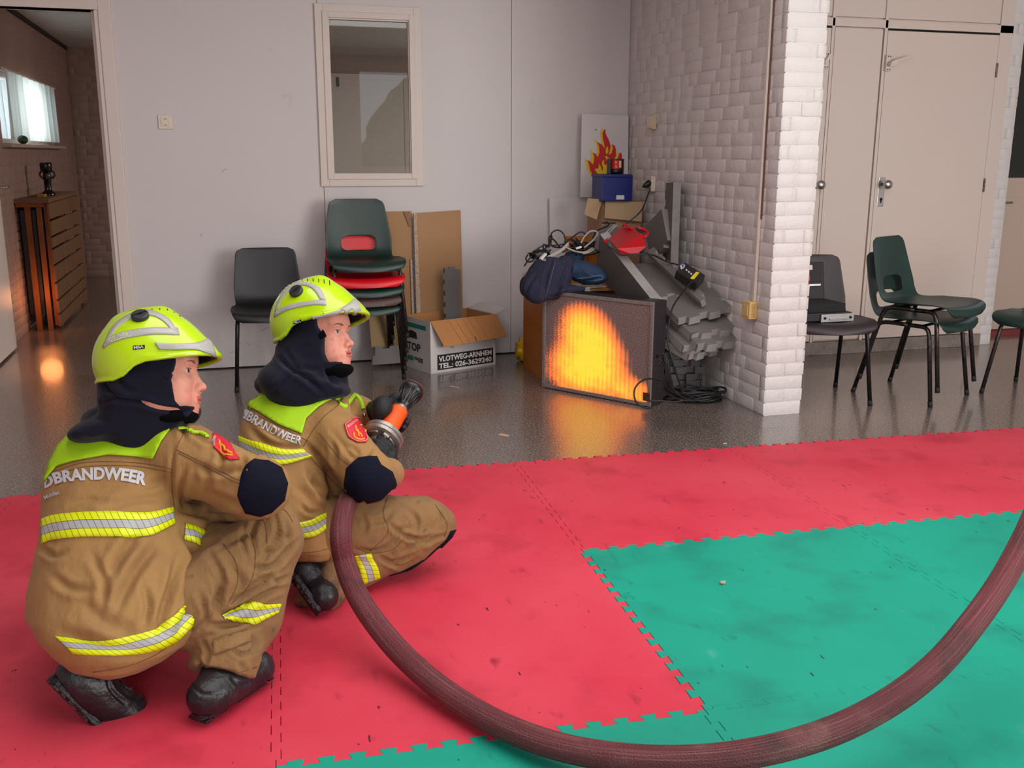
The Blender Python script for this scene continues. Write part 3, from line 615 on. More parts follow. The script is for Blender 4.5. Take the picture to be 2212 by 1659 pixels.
for a_ in (.0045,): sheetq([bp(.0045, .0045, .01), bp(.0045, Db - .0045, .01), bp(.0045, Db - .0045, hgt - .001), bp(.0045, .0045, hgt - .001)], ux, .001, 'inner_face', CARDIN, mb); sheetq([bp(Wb - .0045, .0045, .01), bp(Wb - .0045, Db - .0045, .01), bp(Wb - .0045, Db - .0045, hgt - .001), bp(Wb - .0045, .0045, hgt - .001)], -ux, .001, 'inner_face', CARDIN, mb)
fl = [bp(.004, -.001, hgt + .002), bp(Wb, -.001, hgt + .002), bp(Wb + .035, -.075, hgt - .135), bp(Wb * .60, -.078, hgt - .142), bp(Wb * .595, -.066, hgt - .112), bp(Wb * .58, -.066, hgt - .112), bp(Wb * .585, -.078, hgt - .143), bp(.052, -.082, hgt - .150)]
sheetq(fl, np.cross(ux, fl[2] - fl[1]), .0035, 'front_flap', CARDIN, mb)
f2 = [bp(Wb, .004, hgt + .001), bp(Wb, Db, hgt + .001), bp(Wb - .0, Db + .01, hgt + .06) * 0 + bp(Wb + .10, Db - .02, hgt + .035), bp(Wb + .11, .03, hgt + .02)]
sheetq(f2, UZ, .003, 'side_flap', BCARD, mb)
for k, xx in enumerate((.26, .36, .47, .55, .66)): MB().tube([fl[0] + (fl[1] - fl[0]) * xx + [0, -.003, -.002], fl[7] + (fl[2] - fl[7]) * (xx + .03) + [0, -.003, .004]], .0012, 5).obj('crease', CARDIN, mb)
INK = mat('black_ink', '#141113', .6); WINK = mat('white_ink', '#d9d2d4', .6); TEAL = mat('teal_ink', '#12766c', .6)
def fpos(a, z): return bp(a, -.0008, z)
ab = sheetq([fpos(.050, .016), fpos(Wb - .022, .016), fpos(Wb - .022, .112), fpos(.050, .112)], -vy, .0006, 'address_block', INK, mb)
txt('print', 'VLOTWEG-ARNHEM', fpos(.060, .068), ux, UZ, Wb - .095, .034, WINK, ab, off=.0018, bold=.03)
txt('print', 'TEL.: 026-3629240', fpos(.060, .024), ux, UZ, Wb - .095, .034, WINK, ab, off=.0018, bold=.03)
for ch, a_, z_, r_ in (('M', .080, .157, .5), ('O', .147, .145, 0), ('V', .236, .158, .12), ('E', .311, .176, -.2), ('R', .387, .197, -.45)):
    c_, s_ = math.cos(r_), math.sin(r_) ; txt('print', ch, fpos(a_, z_), ux * c_ - UZ * s_ * (1 if ch != 'M' else -1) * .6, UZ * c_ + ux * s_ * .4, .027, .030, INK, mb, bold=-.005, off=.0012)
for k in range(4): sheetq([fpos(.135 + .034 * k, .194 + .0015 * k), fpos(.160 + .034 * k, .195 + .0015 * k), fpos(.160 + .034 * k, .203 + .0015 * k), fpos(.135 + .034 * k, .202 + .0015 * k)], -vy, .0006, 'print', TEAL, mb)
def spos(b, z): return bp(-.0008, b, z)
sheetq([spos(.045, .262), spos(.30, .262), spos(.30, .290), spos(.045, .290)], -ux, .0006, 'print', TEAL, mb)
sheetq([spos(.15, .195), spos(.26, .195), spos(.25, .235), spos(.22, .245), spos(.16, .235)], -ux, .0006, 'print', INK, mb)
txt('print', 'TOP', spos(.27, .115), -vy, UZ, .16, .052, INK, mb, off=.001, bold=.03)
for k in range(3): sheetq([spos(.085, .078 - .010 * k), spos(.19 if k < 2 else .14, .078 - .010 * k), spos(.19 if k < 2 else .14, .072 - .010 * k), spos(.085, .072 - .010 * k)], -ux, .0006, 'print', INK, mb)
sheetq([spos(.20, .05), spos(.27, .05), spos(.27, .08), spos(.20, .08)], -ux, .0006, 'print', TEAL, mb)
# ================================================================== yellow bag, valve
yb_ = emp('plastic_bag', (.63, 3.12, 0), 'crumpled yellow plastic bag behind the orange cabinet', 'bag')
def blob(name, c, r, m, parent, amp=.25, fr=3, seed=0, sub=4, sq=(1, 1, 1)):
    bm = bmesh.new(); bmesh.ops.create_icosphere(bm, subdivisions=sub, radius=1)
    from mathutils import noise
    for v in bm.verts:
        q = v.co.copy(); d = 1 + amp * (abs(noise.noise(q * fr * .5 + Vector((seed, 0, 0)))) * 1.6 - .4) + amp * .35 * noise.noise(q * fr * 2 + Vector((0, seed, 3)))
        v.co = Vector((q.x * r[0] * d + c[0], q.y * r[1] * d + c[1], max(q.z * r[2] * d + c[2], .002)))
    me = bpy.data.meshes.new(name); bm.to_mesh(me); bm.free(); me.materials.append(m); me.polygons.foreach_set('use_smooth', [True] * len(me.polygons)); return link(name, me, parent)
c = onY(1133, 757, 3.12); blob('bag_body', (c[0] + .02, 3.12, .078), (.085, .10, .078), mat('yellow_film', '#d9a80b', .3, spec=.6), yb_, .35, 3, 4)
c = onY(1143, 783, 3.1); blob('blue_print', (c[0] + .02, 3.02, .03), (.025, .03, .025), mat('blue_film', '#3a6d9a', .3), yb_, .2, 3, 2, 3)
vl_ = emp('wall_valve', (.70, YB, .27), 'white heating valve with pipe low on the back wall', 'valve')
c = onY(1135, 706, YB); MB().lathe([(.012, 0), (.012, .05), (.02, .05), (.02, .075), (.01, .08)], 16, Matrix.Translation(tuple(c)) @ Matrix.Rotation(PI / 2, 4, 'X')).obj('pipe', FRAME, vl_, smooth=True)
MB().tube([c + [0, -.06, 0], c + [.03, -.065, .012], c + [.05, -.065, .04]], .013, 10).obj('valve_arm', FRAME, vl_, smooth=True)
MB().tube([c + [.05, -.065, .02], c + [.05, -.065, -.03]], .02, 12).obj('valve_cap', mat('teal_grey_plastic', '#8fa3a2', .4), vl_, smooth=True)
# ================================================================== litter
PAPER = mat('buff_paper', '#c9a78a', .8)
def scrap(px, py, a, w_, h_, label, m=PAPER, z=.001, name='paper_scrap', cat='paper'):
    c = onz(px, py, z); M_ = Matrix.Translation((c[0], c[1], z)) @ Matrix.Rotation(a, 4, 'Z')
    tag(MB().box(-w_ / 2, -h_ / 2, 0, w_ / 2, h_ / 2, .0012, M_).obj(name, m), label, cat)
scrap(1088, 940, -1.0, .055, .028, 'buff paper scrap on the dark floor left of the glowing reflection')
scrap(981, 836, -.9, .06, .022, 'thin strip of paper on the floor in front of the moving box')
scrap(1566, 958, .2, .02, .008, 'tiny white scrap beside the far mat edge', mat('white_paper', '#d8d0cc', .8))
c = onz(1561, 1262, .02); blob('crumb', (c[0], c[1], .026), (.011, .007, .006), mat('wood_crumb', '#b59a86', .8), None, .5, 4, 3, 2)
tag(bpy.data.objects['crumb'], 'small wood chip on the whole green mat', 'crumb')

# scuffs on the panels
SCF = mat('scuff', '#8b8587', .8)
for l in ([(478, 372), (489, 364)], [(434, 505), (435, 512)], [(496, 763), (513, 757)], [(532, 740), (541, 745)], [(515, 742), (524, 738)], [(563, 715), (578, 707)]):
    MB().tube([onY(x, y, YB - .0004) for x, y in l], .0012, 5).obj('scuff', SCF, wall_back)
# ================================================================== implicit surfaces for bodies and clothes
import openvdb as vdb
class Sdf:
    def __init__(s, lo, hi, vox):
        s.lo = np.array(lo, np.float32); s.vox = vox; s.n = np.ceil((np.array(hi) - lo) / vox).astype(int) + 1; s.F = np.full(s.n, .06, np.float32)
    def _blk(s, lo, hi):
        a = np.clip(np.floor((np.array(lo) - s.lo) / s.vox).astype(int), 0, s.n - 1); b = np.clip(np.ceil((np.array(hi) - s.lo) / s.vox).astype(int) + 1, a + 1, s.n)
        ax = [(s.lo[i] + np.arange(a[i], b[i], dtype=np.float32) * s.vox) for i in range(3)]
        return (slice(a[0], b[0]), slice(a[1], b[1]), slice(a[2], b[2])), ax[0][:, None, None], ax[1][None, :, None], ax[2][None, None, :]
    def comb(s, sl, d, k, mode):
        f = s.F[sl]
        if mode == 'sub': d = -d; f2 = -f; h = np.clip(.5 + .5 * (f2 - (-d)) / k, 0, 1) if False else None
        if mode == 'add':
            h = np.clip(.5 + .5 * (d - f) / k, 0, 1); s.F[sl] = d * (1 - h) + f * h - k * h * (1 - h)
        else:
            h = np.clip(.5 - .5 * (d - f) / k, 0, 1) ; s.F[sl] = d * (1 - h) + f * h + k * h * (1 - h)
    def cone(s, a, b, ra, rb, k=.02, mode='add', flat=None):
        a = np.array(a, np.float32); b = np.array(b, np.float32); m = max(ra, rb) + k + .03
        sl, X, Y, Z = s._blk(np.minimum(a, b) - m, np.maximum(a, b) + m); ab = b - a; L = max(float(ab @ ab), 1e-9)
        t = np.clip(((X - a[0]) * ab[0] + (Y - a[1]) * ab[1] + (Z - a[2]) * ab[2]) / L, 0, 1)
        d = np.sqrt((X - a[0] - t * ab[0]) ** 2 + (Y - a[1] - t * ab[1]) ** 2 + (Z - a[2] - t * ab[2]) ** 2) - (ra + (rb - ra) * t)
        s.comb(sl, d, k, mode); return s
    def ell(s, c, r, R=None, k=.02, mode='add'):
        """ellipsoid at c with radii r along the rows of R"""
        c = np.array(c, np.float32); r = np.array(r, np.float32); m = r.max() + k + .03; R = np.eye(3, dtype=np.float32) if R is None else np.array(R, np.float32)
        sl, X, Y, Z = s._blk(c - m, c + m); X = X - c[0]; Y = Y - c[1]; Z = Z - c[2]
        q = [(R[i][0] * X + R[i][1] * Y + R[i][2] * Z) / r[i] for i in range(3)]
        k0 = np.sqrt(q[0] ** 2 + q[1] ** 2 + q[2] ** 2) + 1e-6; k1 = np.sqrt((q[0] / r[0]) ** 2 + (q[1] / r[1]) ** 2 + (q[2] / r[2]) ** 2) + 1e-6
        s.comb(sl, k0 * (k0 - 1) / k1, k, mode); return s
    def box(s, c, h, R=None, rd=.005, k=.01, mode='add'):
        c = np.array(c, np.float32); h = np.array(h, np.float32); m = float(np.linalg.norm(h)) + k + .03; R = np.eye(3) if R is None else np.array(R)
        sl, X, Y, Z = s._blk(c - m, c + m); X = X - c[0]; Y = Y - c[1]; Z = Z - c[2]
        q = [np.abs(R[i][0] * X + R[i][1] * Y + R[i][2] * Z) - h[i] + rd for i in range(3)]
        d = np.sqrt(sum(np.maximum(v, 0) ** 2 for v in q)) + np.minimum(np.maximum(np.maximum(q[0], q[1]), q[2]), 0) - rd
        s.comb(sl, d, k, mode); return s
    def loft(s, rows, k=.04, O=None, p=2.0):
        """a trunk from rows (pixel y, left x, right x, distance, depth radius) read in planes across the view axis"""
        r, dn, fw = CM; t0 = rows[len(rows) // 2][3]; O = dep(1106, 829.5, 0); T = [[(y - 829.5) * t / FPX, ((a + b) / 2 - 1106) * t / FPX, (b - a) / 2 * t / FPX, t, rw] for y, a, b, t, rw in rows]; T = np.array(T)
        P = np.array([CP + r * q[1] + dn * q[0] + fw * q[3] for q in T]); m = T[:, 2].max() + .06; sl, X, Y, Z = s._blk(P.min(0) - m, P.max(0) + m); D_ = [X - CP[0], Y - CP[1], Z - CP[2]]
        u, v, w_ = [A[0] * D_[0] + A[1] * D_[1] + A[2] * D_[2] for A in (r, dn, fw)]; sh = v.shape; vf = v.ravel(); g = [np.interp(vf, T[:, 0], T[:, i]).reshape(sh) for i in (1, 2, 3, 4)]
        q = (np.abs((u - g[0]) / g[1]) ** p + np.abs((w_ - g[2]) / g[3]) ** p) ** (1 / p); d = (q - 1) * np.minimum(g[1], g[3]) ; e = np.maximum(np.maximum(T[0, 0] - v, v - T[-1, 0]), 0)
        d = np.where(e > 0, np.sqrt(np.maximum(d, 0) ** 2 + e ** 2), d); s.comb(sl, d.astype(np.float32), k, 'add'); return s
    def plane(s, P, n, lo, hi, k=.006):
        P = np.array(P, float); n = np.array(n, float); n /= np.linalg.norm(n); sl, X, Y, Z = s._blk(lo, hi); d = ((X - P[0]) * n[0] + (Y - P[1]) * n[1] + (Z - P[2]) * n[2]).astype(np.float32); s.F[sl] = np.maximum(s.F[sl], d); return s
    def mesh(s):
        F = s.F; F[0] = F[-1] = .03; F[:, 0] = F[:, -1] = .03; F[:, :, 0] = F[:, :, -1] = .03
        g = vdb.FloatGrid(.06); g.copyFromArray(F); pts, q = g.convertToQuads(isovalue=0)
        V = np.array(pts, float) * s.vox + s.lo; Q = np.array(q); c = V.mean(0); a, b, d = V[Q[:, 0]] - c, V[Q[:, 1]] - c, V[Q[:, 2]] - c
        return V, (Q if np.einsum('ij,ij->i', a, np.cross(b, d)).sum() > 0 else np.ascontiguousarray(Q[:, ::-1]))
def vnormals(V, Q):
    n = np.cross(V[Q[:, 2]] - V[Q[:, 0]], V[Q[:, 3]] - V[Q[:, 1]]); N = np.zeros_like(V)
    for k in range(4): np.add.at(N, Q[:, k], n)
    return N / (np.linalg.norm(N, axis=1, keepdims=True) + 1e-12)
def relax(V, Q, it=2, f=.5):
    for _ in range(it):
        A = np.zeros_like(V); c = np.zeros(len(V))
        for k in range(4):
            for o in (1, 3): np.add.at(A, Q[:, k], V[Q[:, (k + o) % 4]]); np.add.at(c, Q[:, k], 1)
        V = V + f * (A / np.maximum(c, 1)[:, None] - V)
    return V
def vpix(V):
    q = (V - CP) @ CM.T; return np.c_[1106 + FPX * q[:, 0] / q[:, 2], 829.5 + FPX * q[:, 1] / q[:, 2]]
def groove(V, N, line, wpx, depth, ridge=.5, taper=True):
    """a cloth fold: press the surface in along a curve seen at these pixels, raise its flanks"""
    P = vpix(V); L = np.array(curve_pts([(a, b, 0) for a, b in line], 6))[:, :2]; best = np.full(len(V), 1e9); sp = np.zeros(len(V)); n = len(L) - 1
    lo, hi = L.min(0) - wpx * 5, L.max(0) + wpx * 5; m = np.all((P > lo) & (P < hi), axis=1) & (np.einsum('ij,ij->i', N, CP - V) > 0)
    idx = np.nonzero(m)[0]; p = P[idx]; bd = np.full(len(idx), 1e9); bs = np.zeros(len(idx)); sd = np.zeros(len(idx))
    for i in range(n):
        d = L[i + 1] - L[i]; t = np.clip(((p - L[i]) @ d) / max(d @ d, 1e-9), 0, 1); e = p - L[i] - t[:, None] * d; q = np.hypot(e[:, 0], e[:, 1]); u = q < bd
        bd[u] = q[u]; bs[u] = (i + t[u]) / n
    f = np.sin(np.pi * np.clip(bs, .02, .98)) ** .6 if taper else 1
    g = (-np.exp(-(bd / wpx) ** 2) + ridge * np.exp(-((bd - 1.9 * wpx) / (1.1 * wpx)) ** 2)) * depth * f * 1.35
    V[idx] += N[idx] * g[:, None]; return V
def smesh(name, V, Q, mats, idxf=None):
    me = bpy.data.meshes.new(name); me.vertices.add(len(V)); me.vertices.foreach_set('co', V.astype(np.float32).ravel()); Q = np.ascontiguousarray(Q)
    me.loops.add(Q.size); me.loops.foreach_set('vertex_index', Q.ravel().astype(np.int32)); me.polygons.add(len(Q)); me.polygons.foreach_set('loop_start', np.arange(0, Q.size, 4, dtype=np.int32))
    me.update(calc_edges=True); me.validate(); me.polygons.foreach_set('use_smooth', [True] * len(me.polygons))
    for m in (mats if isinstance(mats, list) else [mats]): me.materials.append(m)
    if idxf is not None:
        C_ = V[Q].mean(1); me.polygons.foreach_set('material_index', idxf(C_).astype(np.int32))
    me.update(); return me
class Surf:
    """a surface on which patches, stripes, seams and print are laid"""
    def __init__(s, V, Q, t): s.b = BVHTree.FromPolygons([tuple(v) for v in V], [tuple(int(i) for i in q) for q in Q]); s.t = t
    def at(s, x, y, off=0.0):
        d = Vector(ray(x, y)); d.normalize(); c = Vector(CP); h, n, i, _ = s.b.ray_cast(c, d)
        if h is None:
            h, n, i, _ = s.b.find_nearest(Vector(dep(x, y, s.t)))
        if n.dot(c - h) < 0 and False: n = -n
        return np.array(h + n * off)
    def strip(s, name, top, bot, mats, parent, off=.0035, nu=60, nv=6, label=None):
        """band between two pixel curves, UV in metres along and 0..1 across, with a real thickness"""
        def rs(l):
            L = np.array(curve_pts([(a, b, 0) for a, b in l], 8))[:, :2]; c = np.r_[0, np.cumsum(np.hypot(*np.diff(L, axis=0).T))]; u = np.linspace(0, c[-1], nu + 1)
            return np.c_[np.interp(u, c, L[:, 0]), np.interp(u, c, L[:, 1])]
        A, B = rs(top), rs(bot); G = np.array([[s.at(*(A[i] * (1 - j / nv) + B[i] * j / nv), off) for j in range(nv + 1)] for i in range(nu + 1)])
        for _ in range(1): G[1:-1] = G[1:-1] * .6 + .2 * (G[:-2] + G[2:])
        D = np.array([[s.at(*(A[i] * (1 - j / nv) + B[i] * j / nv), off - .006) for j in (0, nv)] for i in (0, nu)]) if False else None
        b = MB(); b.v = [tuple(p) for p in G.reshape(-1, 3)]; w = nv + 1
        b.f = [(i * w + j, i * w + j + 1, (i + 1) * w + j + 1, (i + 1) * w + j) for i in range(nu) for j in range(nv)]
        me = b.mesh(name, mats, smooth=True, fix=False); uv = me.uv_layers.new(name='UV'); L = np.r_[0, np.cumsum(np.linalg.norm(np.diff(G[:, nv // 2], axis=0), axis=1))]
        for p in me.polygons:
            for li in p.loop_indices:
                vi = me.loops[li].vertex_index; uv.data[li].uv = (L[vi // w], (vi % w) / nv)
        return link(name, s.thick(me, .003), parent, label=label)
    def thick(s, me, t):
        o = bpy.data.objects.new('tmp', me); COL.objects.link(o); md = o.modifiers.new('s', 'SOLIDIFY'); md.thickness = t; md.offset = 0
        m2 = bpy.data.meshes.new_from_object(o.evaluated_get(bpy.context.evaluated_depsgraph_get())); bpy.data.objects.remove(o); m2.name = me.name; return m2
    def poly(s, name, pts, m, parent, off=.003, step=9, thick=.003, label=None, smooth_b=True):
        from mathutils.geometry import delaunay_2d_cdt
        B = np.array(curve_pts([(a, b, 0) for a, b in pts], 5, True))[:, :2] if smooth_b else np.array(pts, float)
        if not smooth_b:
            o = []
            for i in range(len(B)):
                a, b = B[i], B[(i + 1) % len(B)]; k = max(1, int(np.hypot(*(b - a)) / step)); o += [a + (b - a) * q / k for q in range(k)]
            B = np.array(o)
        n = len(B); lo, hi = B.min(0), B.max(0); X, Y = np.meshgrid(np.arange(lo[0], hi[0], step), np.arange(lo[1], hi[1], step)); P = np.c_[X.ravel(), Y.ravel()]
        ins = np.zeros(len(P), bool); j = n - 1; md = np.full(len(P), 1e9)
        for i in range(n):
            a, c = B[i], B[j]; cr = ((a[1] > P[:, 1]) != (c[1] > P[:, 1])) & (P[:, 0] < (c[0] - a[0]) * (P[:, 1] - a[1]) / (c[1] - a[1] + 1e-12) + a[0]); ins ^= cr; j = i
            md = np.minimum(md, np.hypot(*(P - a).T))
        P = P[ins & (md > step * .45)]; allp = [Vector(p) for p in np.r_[B, P]]
        v, e, f, *_ = delaunay_2d_cdt(allp, [], [list(range(n))], 1, 1e-4)
        b = MB(); b.v = [tuple(s.at(p[0], p[1], off)) for p in v]; b.f = [tuple(q) for q in f]
        me = b.mesh(name, m, smooth=True, fix=False); return link(name, s.thick(me, thick) if thick else me, parent, label=label)
    def line(s, name, pts, m, parent, r=.0009, off=.0008, n=8):
        P = [s.at(p[0], p[1], off) for p in curve_pts([(a, b, 0) for a, b in pts], n)]
        return MB().tube(P, r, 6).obj(name, m, parent, smooth=True)
    def print(s, name, t, base, hpx, m, parent, off=.004, bold=.02, flip=False):
        """lettering along the pixel curve base (left to right), hpx high"""
        g, f = text_geo(t, bold); g = g / g.max(0); L = np.array(curve_pts([(a, b, 0) for a, b in base], 10))[:, :2]; c = np.r_[0, np.cumsum(np.hypot(*np.diff(L, axis=0).T))]
        def w(a, b):
            u = a * c[-1]; p = np.array([np.interp(u, c, L[:, 0]), np.interp(u, c, L[:, 1])]); q = np.array([np.interp(min(u + 3, c[-1]), c, L[:, 0]), np.interp(min(u + 3, c[-1]), c, L[:, 1])]) - np.array([np.interp(u - 3, c, L[:, 0]), np.interp(u - 3, c, L[:, 1])])
            q /= np.hypot(*q) + 1e-9; h = hpx if not hasattr(hpx, '__len__') else hpx[0] + (hpx[1] - hpx[0]) * a
            x, y = p + np.array([q[1], -q[0]]) * b * h; return s.at(x, y, off)
        return link(name, MB().add([w(a, b) for a, b in g], f).mesh(name, m, fix=False), parent)
# ---- materials of the two crouching trainees
SKIN = mat('skin', '#d9937f', .5, spec=.4, noise=[(18, '#cf7b6c', .5, .75), (60, '#c98270', .55, .7)], bump=[(320, .05)])
SKIN.node_tree.nodes['Principled BSDF'].inputs['Subsurface Weight'].default_value = .12
SKIN.node_tree.nodes['Principled BSDF'].inputs['Subsurface Radius'].default_value = (.012, .005, .003)
LIP = mat('lips', '#b8605a', .4); BROW = mat('brow_hair', '#7a4a38', .8)
TAN = mat('tan_aramid', '#9c7644', .85, noise=[(2.2, '#93693a', .4, .75), (9, '#8a6540', .55, .8, 5)], bump=[(420, .12), (11, .55, (1, 1, .5), .02), (34, .25, (1, 1, .6), .01)], sheen=.05)
TAN2 = mat('tan_trousers', '#87643c', .87, noise=[(2.5, '#7d5a36', .4, .75), (10, '#6f5134', .55, .75, 5), (40, '#4d3a28', .66, .76, 5)], bump=[(420, .12), (10, .75, (1, 1, .6), .022), (30, .35, (1, 1, 1), .012)], sheen=.05)
NAVY = mat('navy_hood', '#11111f', .95, spec=.2, noise=[(4, '#171728', .4, .8)], bump=[(500, .15), (12, .6, (1, 1, 1), .015)], sheen=.08)
NAVYP = mat('navy_patch', '#090b1c', .9, spec=.2, noise=[(6, '#0e1026', .4, .8), (22, '#2a2d45', .78, .86, 6, (3, 1, 1))], bump=[(300, .1), (10, .2)])
FLUO = mat('fluorescent_yellow_cloth', '#a3cf00', .7, noise=[(3, '#9ac600', .4, .8)], bump=[(380, .08), (12, .16, (1, 1, 1), .01)])
FLUOH = mat('fluorescent_helmet', '#b6da00', .22, spec=.55, coat=.5)
for m_, c_ in ((FLUO, 'a8e000'), (FLUOH, 'b4e800')): pass
GREYR = mat('reflective_grey', '#a9a6a4', .4, spec=.5, noise=[(20, '#9b9896', .4, .8)])
GLOVE = mat('black_glove', '#131116', .65, bump=[(200, .15), (30, .2)])
BOOT = mat('black_boot_leather', '#18161a', .38, spec=.5, noise=[(8, '#26222a', .45, .7), (30, '#3b3238', .66, .8)], bump=[(60, .2), (14, .35, (1, 1, 1), .01)])
SOLE = mat('boot_sole_rubber', '#130d12', .4, noise=[(20, '#3a1c26', .6, .75)], bump=[(60, .4)])
STITCH = mat('stitching', '#6d4a2a', .9)
SILVER_TXT = mat('silver_print', '#bdbbc0', .35, spec=.6)
def stripe_mat():
    m = bpy.data.materials.new('reflective_stripe'); m.use_nodes = True; nt = m.node_tree; N, L = nt.nodes, nt.links; b = N['Principled BSDF']; b.inputs['Roughness'].default_value = .45
    uv = N.new('ShaderNodeUVMap'); uv.uv_map = 'UV'; sp = N.new('ShaderNodeSeparateXYZ'); L.new(uv.outputs[0], sp.inputs[0])
    def mth(op, a, b_=None):
        n = N.new('ShaderNodeMath'); n.operation = op
        for i, v in enumerate((a, b_)):
            if v is None: continue
            if hasattr(v, 'links'): L.new(v, n.inputs[i])
            else: n.inputs[i].default_value = v
        return n.outputs[0]
    band = mth('LESS_THAN', mth('ABSOLUTE', mth('SUBTRACT', sp.outputs[1], .5)), .17)
    edge = mth('LESS_THAN', mth('ABSOLUTE', mth('SUBTRACT', mth('ABSOLUTE', mth('SUBTRACT', sp.outputs[1], .5)), .17)), .012)
    ln = mth('LESS_THAN', mth('FRACT', mth('DIVIDE', mth('ADD', sp.outputs[0], mth('MULTIPLY', sp.outputs[1], -.022)), .0155)), .085)
    mx = N.new('ShaderNodeMix'); mx.data_type = 'RGBA'; L.new(band, mx.inputs[0]); mx.inputs[6].default_value = rgb('#d9e200'); mx.inputs[7].default_value = rgb('#a8a8ab')
    m2 = N.new('ShaderNodeMix'); m2.data_type = 'RGBA'; L.new(mth('MAXIMUM', ln, edge), m2.inputs[0]); L.new(mx.outputs[2], m2.inputs[6]); m2.inputs[7].default_value = rgb('#55551e')
    L.new(m2.outputs[2], b.inputs['Base Color']); return m
STRIPE = stripe_mat()
EYEW = mat('eye_white', '#e8dedb', .15, spec=.6, coat=1); IRIS = mat('iris', '#4b5a5c', .1, coat=1); PUPIL = mat('pupil', '#050505', .05, coat=1)
# ---- head, hood and helmet, in the head's own frame: x forward, y left, z up, origin between the eyes' level and the skull's middle
def head_frame(px, py, t, yaw, pitch, roll):
    r, dn, fw = CM; B = np.array([r, fw, -dn])     # rows: local x, y, z in world when looking to the right of the frame
    cy, sy = math.cos(yaw), math.sin(yaw); cp, sp_ = math.cos(pitch), math.sin(pitch); cr, sr = math.cos(roll), math.sin(roll)
    Rz = np.array([[cy, -sy, 0], [sy, cy, 0], [0, 0, 1]]); Ry = np.array([[cp, 0, -sp_], [0, 1, 0], [sp_, 0, cp]]); Rx = np.array([[1, 0, 0], [0, cr, sr], [0, -sr, cr]])
    R = (Rz @ Ry @ Rx)                              # columns: images of local axes in the base frame
    A = (R.T @ B); return np.array(dep(px, py, t)), A   # A rows = local axes in world
def to_world(V, O, A): return V @ A + O
def build_head(O, A, parent, s=1.0, mouth=.0):
    f = Sdf((-.14, -.11, -.26), (.15, .11, .15), .0021)
    f.ell((-.012, 0, .022), (.098, .077, .094)); f.ell((.020, 0, -.040), (.066, .060, .082), k=.03)
    for y in (-1, 1):
        f.cone((-.005, .048 * y, -.062), (.060, .012 * y, -.100), .022, .018, k=.03); f.ell((.052, .036 * y, -.034), (.028, .025, .030), k=.025); f.ell((.05, .03 * y, -.07), (.03, .025, .025), k=.02)
    f.ell((.068, 0, -.100), (.020, .022, .018), k=.02)
    f.cone((.076, -.036, .020), (.076, .036, .020), .010, .010, k=.02); f.ell((.065, 0, .05), (.03, .055, .035), k=.03)
    for y in (-1, 1): f.ell((.098, .034 * y, -.002), (.020, .019, .013), k=.012, mode='sub')
    f.cone((.079, 0, .012), (.100, 0, -.036), .0075, .0095, k=.014); f.ell((.1045, 0, -.042), (.0115, .0105, .0100), k=.008)
    for y in (-1, 1):
        f.ell((.0935, .0125 * y, -.047), (.0115, .0062, .0085), k=.006); f.ell((.0985, .0062 * y, -.0545), (.0055, .0032, .0035), k=.003, mode='sub')
        f.ell((.071, .031 * y, -.001), (.0146, .0150, .0146), k=.004); f.ell((.0885, .0318 * y, -.0010), (.0155, .0145, .0064), k=.0015, mode='sub')
    f.ell((.083, 0, -.072), (.016, .026, .020), k=.014)
    f.ell((.0925, 0, -.0695), (.0066, .018, .0042), k=.005); f.ell((.0905, 0, -.0795), (.0072, .0155, .0050), k=.005); f.ell((.101, 0, -.0745), (.013, .0205, .0012 + mouth), k=.002, mode='sub')
    f.ell((.094, 0, -.061), (.004, .003, .008), k=.004, mode='sub')
    f.cone((-.020, 0, -.06), (-.030, 0, -.12), .050, .046, k=.04)
    V, Q = f.mesh(); V = relax(V, Q, 1)
    def reg(C_):
        r = np.zeros(len(C_)); x, y, z = C_.T
        lip = (x > .084) & (np.abs(y) < .0215) & (((z + .0692) / .0062) ** 2 + (y / .0215) ** 2 < 1.0) | (x > .084) & (((z + .0795) / .0068) ** 2 + (y / .0185) ** 2 < 1.0)
        r[lip] = 1
        ay = np.abs(y); bz = .0185 + .004 * np.sin(np.clip((ay - .016) / .034, 0, 1) * 2.6)
        r[(x > .055) & (ay > .016) & (ay < .05) & (np.abs(z - bz) < .0030 * (1 - .5 * np.clip((ay - .03) / .02, 0, 1)))] = 2
        r[(x > .075) & (np.abs(ay - .0315) < .0125) & (np.abs(z - .0052) < .0012)] = 2
        return r
    V *= s; me_idx = reg(V / s if s != 1 else V) if False else None
    W_ = to_world(V, O, A); me = smesh('body', W_, Q, [SKIN, LIP, BROW]); idx = reg((V[Q].mean(1)) / s).astype(np.int32); me.polygons.foreach_set('material_index', idx)
    b = link('body', me, parent)
    for y in (-1, 1):
        c = np.array([.0712, .031 * y, -.001]) * s; g = np.array([1, -.38, -.02]); g = g / np.linalg.norm(g)
        bm = MB(); bm.lathe([(.0124 * s * math.sin(a), .0124 * s * math.cos(a)) for a in np.linspace(.001, PI - .001, 20)], 24, cap=False)
        zz = Vector((0, 0, 1)).rotation_difference(Vector(tuple(g))).to_matrix()
        P = np.array([tuple(zz @ Vector(p)) for p in bm.v]) + c; P2 = to_world(P, O, A); bm.v = [tuple(p) for p in P2]; me2 = bm.mesh('eye', [EYEW, IRIS, PUPIL], smooth=True)
        for p in me2.polygons:
            q = (P[list(p.vertices)].mean(0) - c) @ g / (.0124 * s); p.material_index = 2 if q > .955 else (1 if q > .86 else 0)
        link('eye', me2, b)
    return b
def helmet_fn(f, off=0.0):
    f.ell((.000, 0, .052), (.136 + off, .114 + off, .124 + off), k=.01); f.ell((-.03, 0, .045), (.108 + off, .110 + off, .112 + off), k=.03)
    f.ell((.082, 0, .050), (.078 + off, .096 + off, .036 + off), k=.05)
